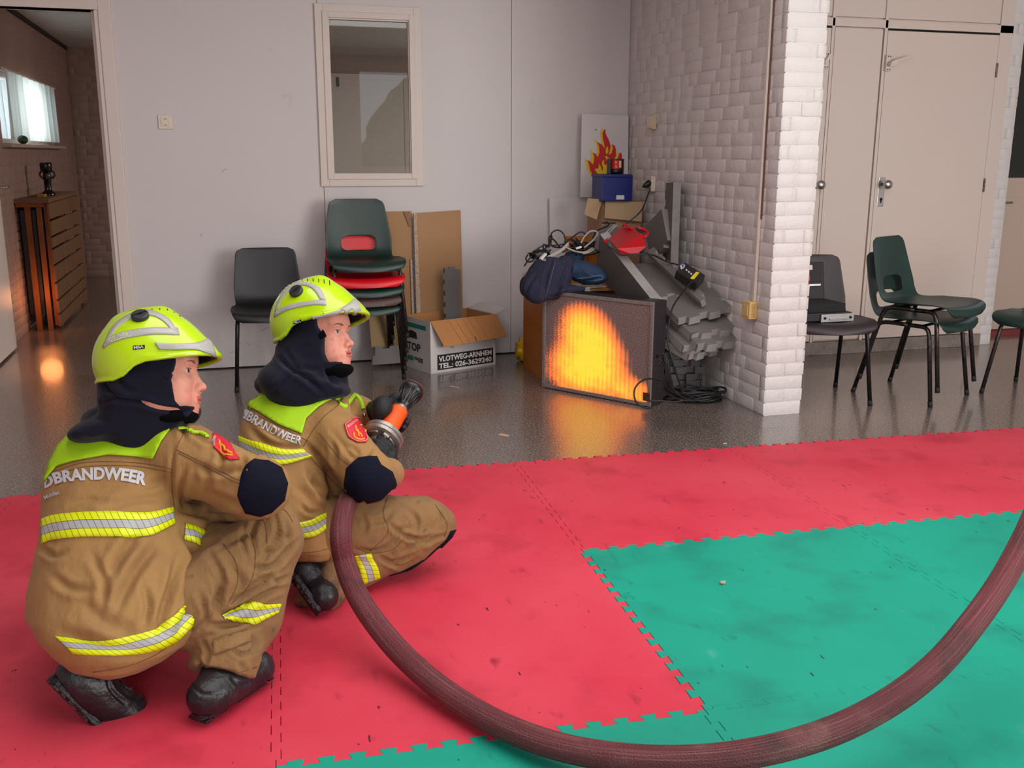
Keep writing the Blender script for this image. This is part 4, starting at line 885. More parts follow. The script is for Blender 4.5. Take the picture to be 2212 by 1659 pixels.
def build_helmet(O, A, parent, tag_=''):
    f = Sdf((-.17, -.16, -.09), (.20, .16, .22), .0026)
    helmet_fn(f); f.cone((-.07, 0, .148), (.03, 0, .160), .012, .012, k=.05)
    # flared rim
    sl, X, Y, Z = f._blk((-.17, -.16, -.09), (.20, .16, .22))
    rim = lambda x: np.interp(x, [-.14, -.075, -.045, -.015, .01, .05, .10, .17], [-.004, -.010, -.002, .020, .028, .030, .034, .040]).astype(np.float32)
    zc = rim(X)
    brim = np.maximum(np.abs(Z - zc - .003) - .0035, np.abs((np.sqrt(((X - .002) / .132) ** 2 + (Y / .110) ** 2) - .98) * .12) - .013)
    f.comb(sl, brim.astype(np.float32), .006, 'add')
    front = np.maximum(np.maximum(np.abs(Z - zc - .004) - .0035, ((X - .06) / .104) ** 2 + (Y / .118) ** 2 - 1) * np.float32(1.0), -(X - .03))
    front = np.maximum(np.abs(Z - zc - .004) - .0035, (np.sqrt(((X - .055) / .112) ** 2 + (Y / .120) ** 2) - 1) * .11)
    f.comb(sl, front.astype(np.float32), .02, 'add')
    g = Sdf((-.17, -.16, -.09), (.20, .16, .22), .0026); helmet_fn(g, -.006); g.ell((.09, 0, .02), (.062, .09, .04), k=.02)
    f.comb(sl, g.F, .002, 'sub2') if False else None
    f.F = np.maximum(f.F, -g.F); cut = (rim(X) - Z).astype(np.float32) * np.ones_like(f.F); f.F = np.maximum(f.F, cut)
    f.F = np.maximum(f.F, -(np.maximum(np.abs(Y) - .06, -(Z - .0)) + 0 * X + 9)) if False else f.F
    V, Q = f.mesh(); V = relax(V, Q, 2); W_ = to_world(V, O, A); h = link('helmet', smesh('helmet', W_, Q, FLUOH), parent)
    # dark lining and head band
    l = Sdf((-.15, -.13, -.06), (.17, .13, .19), .004); helmet_fn(l, -.0085); g2 = Sdf((-.15, -.13, -.06), (.17, .13, .19), .004); helmet_fn(g2, -.020); l.F = np.maximum(l.F, -g2.F)
    sl, X, Y, Z = l._blk((-.15, -.13, -.06), (.17, .13, .19)); l.F = np.maximum(l.F, (rim(X) + .006 - Z).astype(np.float32) * np.ones_like(l.F))
    V2, Q2 = l.mesh(); link('lining', smesh('lining', to_world(V2, O, A), Q2, mat('helmet_lining', '#17131c', .8)), h)
    return h, Surf(W_, Q, 2.5)
def build_hood(O, A, parent, extra, boxlo, boxhi, face, vox=.0045, grooves=()):
    """hood in world space: skull cover in the head frame + world primitives, minus the face opening"""
    f = Sdf(boxlo, boxhi, vox)
    f.ell(to_world(np.array([-.012, 0, .022]), O, A), (.097, .084, .096), A, k=.02); f.ell(to_world(np.array([.004, 0, -.045]), O, A), (.088, .090, .102), A, k=.035)
    extra(f); R = A
    sl, X, Y, Z = f._blk(boxlo, boxhi); D = [X - O[0], Y - O[1], Z - O[2]]; lx, ly, lz = [A[i][0] * D[0] + A[i][1] * D[1] + A[i][2] * D[2] for i in range(3)]
    xo = np.interp(lz.ravel(), *face).reshape(lz.shape).astype(np.float32); op = np.maximum(-(lx - xo), np.maximum(-(lz + .092), lz - .12)); h = np.float32(.006)
    f.F = np.maximum(f.F, -op.astype(np.float32)); V, Q = f.mesh(); V = relax(V, Q, 2); N = vnormals(V, Q)
    for g in grooves: V = groove(V, N, *g)
    h = link('hood', smesh('hood', V, Q, NAVY), parent)
    g = Sdf((-.09, -.1, -.16), (.13, .1, -.04), .003); g.ell((.028, 0, -.112), (.063, .060, .026), k=.01); V3, Q3 = g.mesh(); V3 = relax(V3, Q3, 2)
    link('chin_cup', smesh('chin_cup', to_world(V3, O, A), Q3, mat('neoprene', '#050508', .95, spec=.1)), h)
    return h, Surf(V, Q, 2.5)
def grip_glove(name, P, a, Rr, palm, wrist, parent, sgn=1, spread=.021, s0=0.0, arc=3.6, m=GLOVE, thumb=1.0, vox=.0028):
    """gloved hand closed round a bar through P along a: palm on the side `palm`, four fingers round it, thumb the other way"""
    P = np.array(P, float); a = np.array(a, float); a /= np.linalg.norm(a); pm = np.array(palm, float); pm -= a * (pm @ a); pm /= np.linalg.norm(pm); q = np.cross(a, pm) * sgn; W_ = np.array(wrist, float)
    f = Sdf(np.minimum(P, W_) - .13, np.maximum(P, W_) + .13, vox); c = P + pm * (Rr + .016)
    f.ell(c, (.046, .040, .017), np.array([a, q, pm]), k=.01); f.ell(c - q * .03, (.036, .03, .020), np.array([a, q, pm]), k=.02)
    f.cone(c - q * .035, W_, .030, .036, k=.025)
    for i, (Ln, r) in enumerate(((.92, .0100), (1.0, .0105), (.96, .0100), (.80, .0090))):
        o = P + a * ((1.5 - i) * spread + s0); n = 7; pts = []
        for k in range(n + 1):
            th = .25 + (arc * Ln * .78 - .25) * k / n; pts.append(o + (pm * math.cos(th) + q * math.sin(th)) * (Rr + r + .001))
        for k in range(n): f.cone(pts[k], pts[k + 1], r * (1.12 - .035 * k), r * (1.12 - .035 * (k + 1)), k=.004)
    o = P + a * (2.3 * spread + s0); n = 5; pts = [c + a * .025 - q * .022]
    for k in range(n): th = -.25 - 1.25 * thumb * k / (n - 1); pts.append(o + a * .006 * k + (pm * math.cos(th) + q * math.sin(th)) * (Rr + .0125))
    for k in range(len(pts) - 1): f.cone(pts[k], pts[k + 1], .0135 - .0006 * k, .0135 - .0006 * (k + 1), k=.006)
    V, Q = f.mesh(); V = relax(V, Q, 1); return link(name, smesh(name, V, Q, m), parent)
# ================================================================== the two crouching trainees
D = dep
def ER(f, px, py, t, rx, ry, rz, k=.04, rot=0, **kw):
    """ellipsoid with pixel radii in the picture plane and depth radius rz in metres"""
    r, dn, fw = CM; c, s = math.cos(rot), math.sin(rot); f.ell(D(px, py, t), (rx * t / FPX, ry * t / FPX, rz), np.array([r * c + dn * s, dn * c - r * s, fw]), k=k, **kw)
def CO(f, a, b, ra, rb, k=.03, **kw): f.cone(D(*a), D(*b), ra * a[2] / FPX, rb * b[2] / FPX, k=k, **kw)
def bounds(pts, m): P = np.array([D(*p) for p in pts]); return P.min(0) - m, P.max(0) + m
def cloth_noise(V, N, amp, sc, seed):
    from mathutils import noise
    P = V * sc + seed; P = P * [1, 1, .55]
    n = np.array([noise.noise(Vector(p)) + .5 * noise.noise(Vector(p * 2.1)) for p in P]); return V + N * (n * amp)[:, None]
def boot(name, parent, spine, rad, sole_dir, up, lugs, label=None):
    """boot from a spine of world points heel..toe with radii; sole plate + lugs on the side sole_dir; shaft to `up`"""
    S_ = np.array(spine); f = Sdf(S_.min(0) - .13, np.maximum(S_.max(0), np.array(up)) + .13, .0042)
    for i in range(len(S_) - 1): f.cone(S_[i], S_[i + 1], rad[i], rad[i + 1], k=.02)
    f.cone(S_[0] * .6 + S_[1] * .4, up, rad[0] * 1.0, .045, k=.03)
    # flatten on the sole side
    sd = np.array(sole_dir, float); sd /= np.linalg.norm(sd); sl, X, Y, Z = f._blk(f.lo, f.lo + (f.n - 1) * f.vox)
    h = np.float32(min(p @ sd + .0 for p in [S_[0]]) + rad[0] * .72); pl = (X * sd[0] + Y * sd[1] + Z * sd[2]) - h; f.F = np.maximum(f.F, pl.astype(np.float32))
    V, Q = f.mesh(); V = relax(V, Q, 2); N = vnormals(V, Q)
    for g in lugs.get('grooves', []): V = groove(V, N, *g)
    b = link(name, smesh(name, V, Q, BOOT), parent, label=label)
    # outsole: outline of the boot on the sole plane, 14 mm thick with lugs
    ax = S_[-1] - S_[0]; L = np.linalg.norm(ax); ax /= L; ax = ax - sd * (ax @ sd); ax /= np.linalg.norm(ax); sx = np.cross(sd, ax); o = S_[0] + sd * (h - S_[0] @ sd); mb_ = MB(); R0 = rad[0]; L = (S_[-1] - S_[0]) @ ax
    out = []
    for q in np.linspace(0, 2 * PI, 40, endpoint=False):
        c_, s_ = math.cos(q), math.sin(q); xx = L / 2 + (L / 2 + R0 * .86) * c_; wv = R0 * (.76 + .08 * math.cos(2 * PI * (xx / L - .9))) ; out.append(o + ax * xx + sx * (wv * np.sign(s_) * abs(s_) ** .75) - sd * .006)
    so = MB().poly(out, sd, .016).obj('sole', SOLE, b, bevel=.003)
    lg = MB()
    for i in range(9):
        xx = -R0 * .5 + (L + R0 * 1.0) * i / 8
        if .30 < i / 8 < .48: continue
        for s_ in (-1, 1):
            p = o + ax * xx + sx * s_ * R0 * .36 + sd * .008; u = ax; Mx = Matrix([[*(u * 1.0), 0], [*(sx * 1.0), 0], [*sd, 0], [0, 0, 0, 1]]).transposed(); Mx = Matrix([[u[k], sx[k], sd[k], p[k]] for k in range(3)] + [[0, 0, 0, 1]])
            lg.box(-.0085, -R0 * .28, 0, .0085, R0 * .28, .007, Mx)
    lg.obj('tread', SOLE, so, bevel=.002); so.children[0]['kind'] = 'stuff' if len(so.children) else None
    return b
# ---------------------------------------------------------------- rear trainee (left, nearer)
p1 = emp('person', onz(430, 1500, .02), 'crouching person at left seen from behind, tan fire suit, elbow on the knee', 'person', 'crouching trainees in fire suits')
O1, A1 = head_frame(343, 809, 2.50, math.radians(6), math.radians(5), math.radians(6))
build_head(O1, A1, p1, 1.0)
HO1 = O1 + A1[2] * -.010 - A1[0] * .012
h1, hs1 = build_helmet(HO1, A1, p1)
lo, hi = bounds([(150, 960, 2.55), (440, 930, 2.62), (340, 700, 2.5), (200, 760, 2.45)], .10)
def ex1(f):
    CO(f, (325, 846, 2.45), (378, 862, 2.46), 38, 28, .02); CO(f, (378, 862, 2.46), (400, 876, 2.47), 26, 16, .02)
    CO(f, (300, 850, 2.49), (300, 900, 2.50), 84, 80, .03); CO(f, (330, 850, 2.50), (395, 880, 2.52), 66, 34, .03)
    ER(f, 235, 925, 2.52, 78, 30, .13, .02, -.22); ER(f, 330, 895, 2.51, 95, 32, .12, .02, .02); ER(f, 300, 905, 2.60, 120, 40, .10, .03)
hood1, hsf1 = build_hood(O1, A1, p1, ex1, lo, hi, ([-.10, -.06, -.02, .02, .06], [.055, .048, .046, .058, .058]), grooves=[
    ([(222, 868), (250, 862), (300, 868), (350, 882), (420, 888)], 5, .010), ([(215, 800), (232, 840), (262, 862)], 6, .007), ([(258, 800), (262, 830), (290, 850)], 7, .005), ([(345, 815), (372, 822)], 4, .003), ([(330, 808), (380, 805)], 3, .003)])
# jacket
lo, hi = bounds([(60, 1000, 2.5), (250, 1470, 2.3), (640, 1060, 2.4), (400, 880, 2.6)], .13); hi = hi + [0, .18, 0]
f = Sdf(lo, hi, .0055)
f.loft([(898, 240, 385, 2.60, .07), (915, 195, 405, 2.585, .085), (940, 150, 412, 2.57, .10), (965, 127, 408, 2.555, .112), (1005, 109, 395, 2.53, .122), (1050, 100, 384, 2.50, .130), (1100, 96, 384, 2.475, .140), (1170, 93, 398, 2.44, .150), (1230, 84, 416, 2.41, .160), (1290, 73, 425, 2.385, .168), (1325, 69, 430, 2.37, .170), (1360, 86, 424, 2.355, .166), (1400, 122, 396, 2.34, .15), (1430, 160, 355, 2.335, .125), (1450, 212, 312, 2.33, .07)], k=.02)
ER(f, 378, 1215, 2.50, 66, 118, .10, .03, -.1); ER(f, 408, 1150, 2.54, 46, 58, .08, .03)
CO(f, (388, 990, 2.52), (548, 1048, 2.43), 80, 62, .03); CO(f, (548, 1050, 2.43), (572, 1055, 2.43), 61, 52, .02); CO(f, (560, 1060, 2.44), (455, 1092, 2.68), 58, 46, .03)
CO(f, (190, 1000, 2.62), (190, 1110, 2.76), 60, 52, .03); CO(f, (170, 1110, 2.72), (300, 1130, 2.85), 55, 45, .03)
V, Q = f.mesh(); V = relax(V, Q, 3); N = vnormals(V, Q); V = cloth_noise(V, N, .006, 9, 3.1)
for g in [([(300, 1150), (262, 1200), (235, 1245)], 11, .012), ([(338, 1175), (290, 1240), (245, 1330)], 11, .012), ([(385, 1200), (372, 1260), (350, 1330), (345, 1370)], 9, .013), ([(230, 1095), (290, 1078), (350, 1075)], 10, .007),
          ([(395, 1150), (420, 1200), (430, 1250)], 7, .011), ([(255, 1070), (320, 1050), (365, 1030)], 9, .005), ([(85, 1180), (115, 1200), (140, 1190)], 7, .006), ([(425, 1010), (470, 1020), (520, 1010), (535, 990)], 8, .008), ([(520, 985), (525, 1005), (518, 1030)], 7, .009),
          ([(385, 1100), (440, 1112), (520, 1118)], 7, .008), ([(378, 900), (395, 925), (400, 950)], 7, .007), ([(375, 960), (372, 1030), (375, 1095)], 5, .004), ([(430, 1210), (440, 1250), (425, 1290)], 8, .012), ([(180, 1300), (230, 1345), (290, 1370)], 14, .006), ([(110, 1240), (150, 1270), (200, 1275)], 9, .006), ([(200, 1200), (225, 1260), (220, 1320)], 9, .007), ([(310, 1260), (320, 1310), (310, 1350)], 8, .008), ([(150, 1090), (190, 1080), (240, 1085)], 7, .004), ([(400, 1010), (390, 1060), (400, 1100)], 6, .006), ([(470, 950), (480, 985), (470, 1010)], 7, .006), ([(415, 935), (440, 950), (462, 955)], 6, .006), ([(440, 1000), (450, 1040), (440, 1080)], 8, .005), ([(120, 1360), (200, 1390), (300, 1400)], 14, .007), ([(410, 1290), (400, 1330), (380, 1370)], 7, .010), ([(545, 985), (575, 1000)], 6, .006), ([(440, 1060), (500, 1085), (530, 1090)], 8, .005)]:
    V = groove(V, N, *g)
jk1 = link('jacket', smesh('jacket', V, Q, TAN), p1); js = Surf(V, Q, 2.42)
js.poly('yoke', [(160, 932), (128, 965), (108, 1005), (99, 1042), (110, 1026), (125, 1008), (160, 998), (235, 984), (290, 988), (333, 991), (350, 955), (372, 925), (405, 903), (412, 896), (330, 900), (240, 905)], FLUO, jk1, off=.006, step=8, smooth_b=False, thick=.004)
js.line('piping', [(447, 925), (436, 906), (418, 897), (404, 897)], FLUO, jk1, r=.005, off=.002)
js.print('brand_print', 'DBRANDWEER', [(99, 1056), (135, 1044), (200, 1038), (262, 1040), (313, 1050)], (25, 29), SILVER_TXT, jk1, off=.003, bold=.045)
js.print('brand_print', 'Midden', [(100, 1080), (118, 1072), (131, 1069)], 9, SILVER_TXT, jk1, off=.003, bold=.02)
js.strip('chest_stripe', [(92, 1122), (120, 1113), (180, 1107), (250, 1106), (320, 1107), (372, 1095)], [(93, 1174), (120, 1166), (180, 1160), (250, 1160), (320, 1158), (376, 1132)], STRIPE, jk1, nu=90)
js.strip('front_stripe', [(400, 1131), (420, 1136), (442, 1147)], [(396, 1166), (418, 1171), (438, 1184)], STRIPE, jk1, nu=24)
js.strip('hem_stripe', [(120, 1374), (150, 1379), (220, 1383), (290, 1372), (350, 1350), (400, 1306)], [(160, 1411), (200, 1415), (260, 1416), (320, 1408), (375, 1388), (427, 1338)], STRIPE, jk1, nu=90)
js.poly('elbow_patch', [(548, 994), (578, 997), (606, 1012), (619, 1045), (612, 1080), (585, 1105), (562, 1113), (530, 1106), (514, 1070), (522, 1030), (535, 1006)], NAVYP, jk1, off=.004, step=8, smooth_b=False)
R1 = mat('badge_red', '#c8102a', .6); R2 = mat('badge_yellow', '#e89a20', .6); R3 = mat('badge_edge', '#d9a79a', .6)
bd = js.poly('shoulder_badge', [(459, 938), (475, 944), (494, 958), (516, 994), (496, 995), (478, 985), (461, 968)], R1, jk1, off=.004, step=5, smooth_b=False)
for l in ([(478, 962), (485, 966), (492, 978), (500, 983)], [(482, 978), (490, 985), (503, 988)], [(472, 955), (480, 970), (482, 978)]): js.line('flame_mark', l, R2, bd, r=.0026, off=.0065)
js.print('brand_print', 'BRANDWEER', [(464, 966), (463, 944)], 4, SILVER_TXT, bd, off=.0066, bold=.0)
for l in ([(376, 1095), (371, 1040), (376, 985), (402, 925), (415, 905)], [(382, 972), (440, 1000), (500, 1030), (520, 1038)], [(384, 978), (440, 1006), (500, 1037), (518, 1044)], [(118, 1018), (180, 1000), (260, 998), (330, 1004), (372, 1014)], [(120, 1026), (190, 1008), (290, 1007), (370, 1020)], [(200, 1452), (270, 1440), (340, 1412), (400, 1365)]):
    js.line('seam', l, STITCH, jk1)
# trousers
lo, hi = bounds([(380, 1480, 2.4), (650, 1080, 2.6), (200, 1450, 2.4), (330, 1250, 2.8)], .12); f = Sdf(lo, hi, .0055)
CO(f, (415, 1305, 2.43), (580, 1158, 2.55), 98, 62, .05); ER(f, 595, 1150, 2.55, 50, 68, .075, .04, -.25); CO(f, (585, 1185, 2.55), (545, 1335, 2.50), 60, 62, .03); CO(f, (545, 1320, 2.50), (487, 1425, 2.42), 62, 70, .03); CO(f, (487, 1425, 2.405), (480, 1456, 2.385), 74, 74, .01)
ER(f, 520, 1245, 2.49, 92, 95, .10, .04, .5); ER(f, 470, 1190, 2.55, 60, 62, .08, .03)
f.plane(D(480, 1462, 2.40), D(480, 1462, 2.40) - D(500, 1390, 2.44), D(480, 1440, 2.42) - .11, D(480, 1440, 2.42) + .11)
CO(f, (220, 1340, 2.45), (300, 1310, 2.80), 100, 65, .03); CO(f, (290, 1320, 2.80), (215, 1430, 2.45), 60, 50, .03); ER(f, 325, 1330, 2.42, 100, 62, .12, .03)
V, Q = f.mesh(); V = relax(V, Q, 3); N = vnormals(V, Q); V = cloth_noise(V, N, .007, 12, 8.2)
for g in [([(452, 1195), (478, 1245), (470, 1310), (440, 1365)], 7, .010), ([(545, 1225), (590, 1222), (640, 1170)], 6, .011), ([(500, 1300), (560, 1270), (600, 1228)], 6, .010), ([(478, 1180), (520, 1160), (545, 1150)], 7, .006), ([(590, 1100), (600, 1150), (575, 1200), (548, 1240)], 6, .008), ([(610, 1110), (625, 1160), (610, 1200)], 5, .007), ([(560, 1110), (545, 1150), (552, 1200)], 6, .007),
          ([(470, 1330), (510, 1318), (560, 1290), (610, 1268)], 6, .011), ([(540, 1375), (550, 1392), (545, 1410)], 6, .009), ([(430, 1280), (445, 1330), (425, 1370)], 6, .010), ([(440, 1350), (500, 1350), (545, 1340)], 7, .007), ([(425, 1420), (440, 1450)], 5, .005), ([(520, 1430), (530, 1455)], 6, .006), ([(500, 1220), (520, 1260), (500, 1290)], 9, .006), ([(560, 1190), (595, 1185), (625, 1150)], 5, .008), ([(520, 1290), (560, 1255), (590, 1240)], 5, .008), ([(575, 1245), (600, 1255), (625, 1245)], 5, .007), ([(460, 1240), (470, 1280), (455, 1320)], 6, .008), ([(530, 1130), (525, 1170), (535, 1205)], 5, .006), ([(480, 1370), (520, 1365), (560, 1350)], 5, .006), ([(500, 1400), (520, 1415), (550, 1405)], 5, .007), ([(435, 1380), (450, 1410), (440, 1440)], 5, .006), ([(415, 1200), (440, 1180), (470, 1165)], 6, .008)]:
    V = groove(V, N, *g)
tr1 = link('trousers', smesh('trousers', V, Q, TAN2), p1); ts = Surf(V, Q, 2.5)
ts.strip('leg_stripe', [(478, 1330), (500, 1318), (532, 1301), (570, 1304), (606, 1304)], [(484, 1337), (510, 1340), (545, 1348), (570, 1338), (600, 1322)], STRIPE, tr1, nu=44)
ts.poly('leg_tab', [(459, 1387), (535, 1357), (541, 1386), (462, 1416)], TAN2, tr1, off=.005, step=8, smooth_b=False, thick=.005)
for l in ([(482, 1175), (510, 1215), (512, 1260), (490, 1310)], [(540, 1150), (552, 1200), (540, 1260), (500, 1305)], [(412, 1455), (480, 1462), (555, 1440)], [(545, 1098), (572, 1130), (578, 1180)], [(620, 1070), (640, 1090), (648, 1120)]): ts.line('seam', l, STITCH, tr1)
B = lambda *a: D(*a)
bR = boot('boot', p1, [onz(444, 1506, .078), onz(502, 1474, .072), onz(554, 1444, .068)], [.044, .042, .045], (0, 0, -1), B(478, 1425, 2.41), dict(grooves=[([(412, 1480), (440, 1500), (480, 1495)], 4, .003), ([(500, 1465), (520, 1480), (550, 1470)], 4, .003)]))
bL = boot('boot', p1, [B(168, 1462, 2.30), B(225, 1512, 2.335), B(278, 1538, 2.37)], [.052, .048, .046], CM[0] * -.62 + CM[1] * .62 - CM[2] * .5, B(228, 1440, 2.40), dict(grooves=[([(232, 1455), (240, 1490), (270, 1520)], 4, .004), ([(262, 1490), (285, 1505), (300, 1500)], 4, .004)]))
for bt_, ss in ((bL, [[(262, 1468), (285, 1490), (300, 1497)], [(255, 1478), (280, 1500), (290, 1508)]]),):
    MB().tube([D(x, y, 2.30) for x, y in curve_pts([(258, 1470, 0), (272, 1482, 0), (284, 1490, 0), (276, 1478, 0)], 4) and [(258, 1470), (272, 1484), (286, 1492), (280, 1480)]], .0025, 6).obj('lace', BLACK, bt_, smooth=True)
grip_glove('glove', D(492, 1112, 2.69), CM[0] + CM[2] * .3, .016, -CM[1] - CM[2] * .3, D(458, 1096, 2.68), p1, arc=2.6)
# helmet trim
def helmet_trim(h, hs, sc, knob, band, arc_outer, arc_inner, low_top, low_bot, vents, logo, t):
    k = hs.at(*knob[:2], 0); k2 = hs.at(knob[0] + 6, knob[1], 0); k3 = hs.at(knob[0], knob[1] + 6, 0); n = np.cross(k3 - k, k2 - k); n /= np.linalg.norm(n); n = n if n @ (CP - k) > 0 else -n
    Mk = Matrix.Translation(tuple(k)) @ Vector((0, 0, 1)).rotation_difference(Vector(tuple(n))).to_matrix().to_4x4()
    kb = MB().lathe([(.020, -.004), (.0215, .002), (.021, .009), (.018, .0115), (.0175, .0105), (.006, .0105), (.005, .009), (.001, .009)], 32, Mk, cap=False).obj('side_knob', mat('knob_plastic', '#232428', .4), h, smooth=False)
    rot = Mk @ Matrix.Rotation(.35, 4, 'Z'); MB().box(-.019, .001, .010, .017, .0045, .0145, rot).obj('knob_fin', MATS['knob_plastic'], kb, bevel=.001)
    hs.strip('brow_band', *band, GREYR, h, off=.0026, nu=40, nv=4)
    hs.strip('sticker', low_top, low_bot, GREYR, h, off=.0010, nu=30, nv=3); hs.strip('sticker', arc_outer, arc_inner, GREYR, h, off=.0010, nu=40, nv=3)
    for v in vents: hs.line('vent_slot', v, DARK, h, r=.0013, off=.0002)
    return kb
LIME = mat('lime_print', '#c9e28a', .4)
helmet_trim(h1, hs1, 1, (303, 685), ([(335, 741), (370, 743), (420, 742), (453, 731)], [(345, 756), (380, 757), (425, 757), (466, 770)]),
    [(224, 745), (240, 712), (262, 690), (300, 672), (330, 672), (365, 690), (386, 722)], [(234, 738), (246, 718), (264, 700), (300, 682), (330, 683), (352, 694), (366, 708)],
    [(222, 747), (240, 728), (275, 715), (330, 708), (384, 709)], [(224, 753), (240, 742), (275, 731), (330, 723), (388, 724)], [[(345 + 16.5 * k, 667 + .35 * k * k), (345.6 + 16.5 * k, 669.5 + .4 * k * k + k * .9)] for k in range(-2, 4)], None, 2.45)
hs1.print('helmet_print', 'GELDERLAND-MIDDEN', [(239, 741), (275, 729), (320, 722), (358, 721)], 11, LIME, h1, off=.0024, bold=.01)
hs1.print('helmet_print', 'BRANDWEER', [(300, 683), (330, 683), (352, 694), (366, 708)], 8, LIME, h1, off=.0024, bold=.01)
lg1 = hs1.poly('logo_plate', [(288, 747), (313, 745), (313, 753), (288, 756)], DARK, h1, off=.0014, step=5, smooth_b=False, thick=.001); hs1.print('logo_print', 'MSA', [(290, 754.5), (311, 752)], 6, SILVER_TXT, lg1, off=.0026, bold=.03)
# ---------------------------------------------------------------- front trainee (nearer the screen)
p2 = emp('person', onz(690, 1300, .02), 'crouching person in the middle in a tan fire suit holding the orange-gripped hose nozzle', 'person', 'crouching trainees in fire suits')
S2 = .93
O2, A2 = head_frame(694, 727, 3.02, math.radians(-20), math.radians(9), math.radians(3))
build_head(O2, A2, p2, S2, mouth=.0012)
h2, hs2 = build_helmet(O2 + A2[2] * .004 - A2[0] * .012, A2, p2)
lo, hi = bounds([(540, 880, 3.0), (770, 850, 3.1), (690, 620, 3.0), (600, 740, 2.95)], .10)
def ex2(f):
    CO(f, (655, 770, 3.02), (650, 830, 3.00), 60, 72, .03); CO(f, (690, 790, 3.04), (728, 822, 3.06), 46, 24, .03)
    ER(f, 625, 830, 3.0, 68, 44, .12, .025, .35); ER(f, 680, 838, 3.0, 78, 24, .12, .02, .1); ER(f, 640, 830, 3.08, 90, 40, .09, .03)
hood2, hsf2 = build_hood(O2, A2, p2, ex2, lo, hi, ([-.10, -.06, -.02, .02, .06], [.045, .040, .048, .030, .028]), grooves=[
    ([(600, 762), (620, 790), (660, 815), (700, 850)], 6, .010), ([(607, 745), (640, 790), (690, 800)], 6, .006), ([(640, 800), (610, 830), (590, 850)], 7, .007), ([(700, 790), (715, 820), (735, 835)], 5, .006)])
hsf2.poly('chin_strap', [(703, 703), (712, 700), (708, 722), (694, 732), (690, 722)], mat('neoprene', '#050508', .95, spec=.1), hood2, off=.006, step=5)
lo, hi = bounds([(510, 950, 3.0), (640, 1230, 2.9), (870, 1050, 2.85), (830, 860, 3.3)], .13); f = Sdf(lo, hi, .006)
f.loft([(838, 600, 740, 3.06, .07), (855, 560, 755, 3.05, .085), (880, 530, 752, 3.03, .10), (920, 519, 735, 3.01, .112), (960, 516, 712, 2.99, .12), (1000, 519, 708, 2.98, .128), (1050, 530, 714, 2.965, .135), (1100, 545, 724, 2.955, .142), (1150, 562, 734, 2.95, .145), (1185, 582, 738, 2.945, .13), (1203, 610, 730, 2.94, .09)], k=.02)
CO(f, (708, 925, 2.99), (796, 1030, 2.89), 62, 54, .025); CO(f, (796, 1030, 2.89), (842, 1022, 3.02), 52, 30, .02); CO(f, (700, 890, 3.14), (770, 895, 3.24), 50, 40, .03); CO(f, (770, 895, 3.24), (806, 905, 3.27), 40, 26, .02); ER(f, 735, 1010, 3.05, 50, 80, .08)
V, Q = f.mesh(); V = relax(V, Q, 3); N = vnormals(V, Q); V = cloth_noise(V, N, .006, 10, 5.7)
for g in [([(540, 925), (575, 955), (635, 965), (660, 960)], 7, .010), ([(560, 915), (600, 945), (640, 950)], 6, .006), ([(700, 1000), (712, 1050), (720, 1090)], 7, .008), ([(660, 960), (690, 990), (735, 1050)], 6, .008), ([(715, 930), (760, 985), (790, 1005)], 6, .004), ([(805, 960), (790, 985), (770, 990)], 6, .006), ([(680, 1020), (690, 1060), (715, 1085)], 7, .009), ([(790, 880), (800, 890), (805, 915)], 4, .005), ([(760, 860), (765, 890)], 5, .006), ([(640, 1050), (670, 1080), (690, 1110)], 8, .006), ([(665, 1010), (675, 1040), (700, 1060)], 6, .008), ([(650, 1090), (665, 1105), (690, 1110)], 5, .006), ([(530, 1000), (560, 1020), (600, 1025)], 7, .006), ([(715, 950), (725, 980), (720, 1010)], 6, .006), ([(750, 960), (770, 975), (775, 985)], 5, .005)]:
    V = groove(V, N, *g)
jk2 = link('jacket', smesh('jacket', V, Q, TAN), p2); js = Surf(V, Q, 2.95)
js.poly('yoke', [(561, 796), (547, 822), (530, 850), (523, 872), (560, 890), (600, 917), (652, 938), (662, 905), (690, 880), (720, 862), (748, 852), (752, 840), (730, 832), (690, 846), (640, 850), (600, 842), (568, 815)], FLUO, jk2, off=.006, step=7, smooth_b=False, thick=.004)
js.line('piping', [(748, 846), (765, 852), (778, 866), (784, 884)], FLUO, jk2, r=.008, off=.001)
js.print('brand_print', 'DBRANDWEER', [(518, 900), (545, 915), (580, 935), (620, 952), (650, 960)], (22, 16), SILVER_TXT, jk2, off=.003, bold=.03)
js.strip('chest_stripe', [(516, 941), (560, 958), (610, 972), (655, 972)], [(518, 976), (560, 995), (610, 1004), (673, 986)], STRIPE, jk2, nu=60)
js.strip('hem_stripe', [(640, 1130), (670, 1123), (703, 1108)], [(643, 1164), (680, 1158), (713, 1135)], STRIPE, jk2, nu=30)
js.strip('front_stripe', [(721, 1088), (735, 1075)], [(724, 1106), (738, 1096)], STRIPE, jk2, nu=12)
js.poly('elbow_patch', [(776, 988), (812, 987), (822, 1005), (845, 1020), (855, 1045), (846, 1068), (815, 1080), (786, 1087), (748, 1070), (745, 1045), (750, 1012)], NAVYP, jk2, off=.004, step=7, smooth_b=False)
bd = js.poly('shoulder_badge', [(743, 918), (773, 898), (794, 948), (790, 957), (770, 957), (752, 946)], R1, jk2, off=.004, step=5, smooth_b=False)
js.line('badge_edge', [(745, 919), (772, 901), (784, 930), (792, 948), (788, 955), (770, 955), (754, 944), (745, 919)], R3, bd, r=.0008, off=.0062, n=3)
for l in ([(766, 922), (768, 932), (777, 940), (781, 947)], [(763, 938), (765, 947), (775, 952), (786, 951)], [(776, 921), (784, 919), (787, 936)], [(770, 930), (774, 945)]): js.line('flame_mark', l, R2, bd, r=.0026, off=.0062)
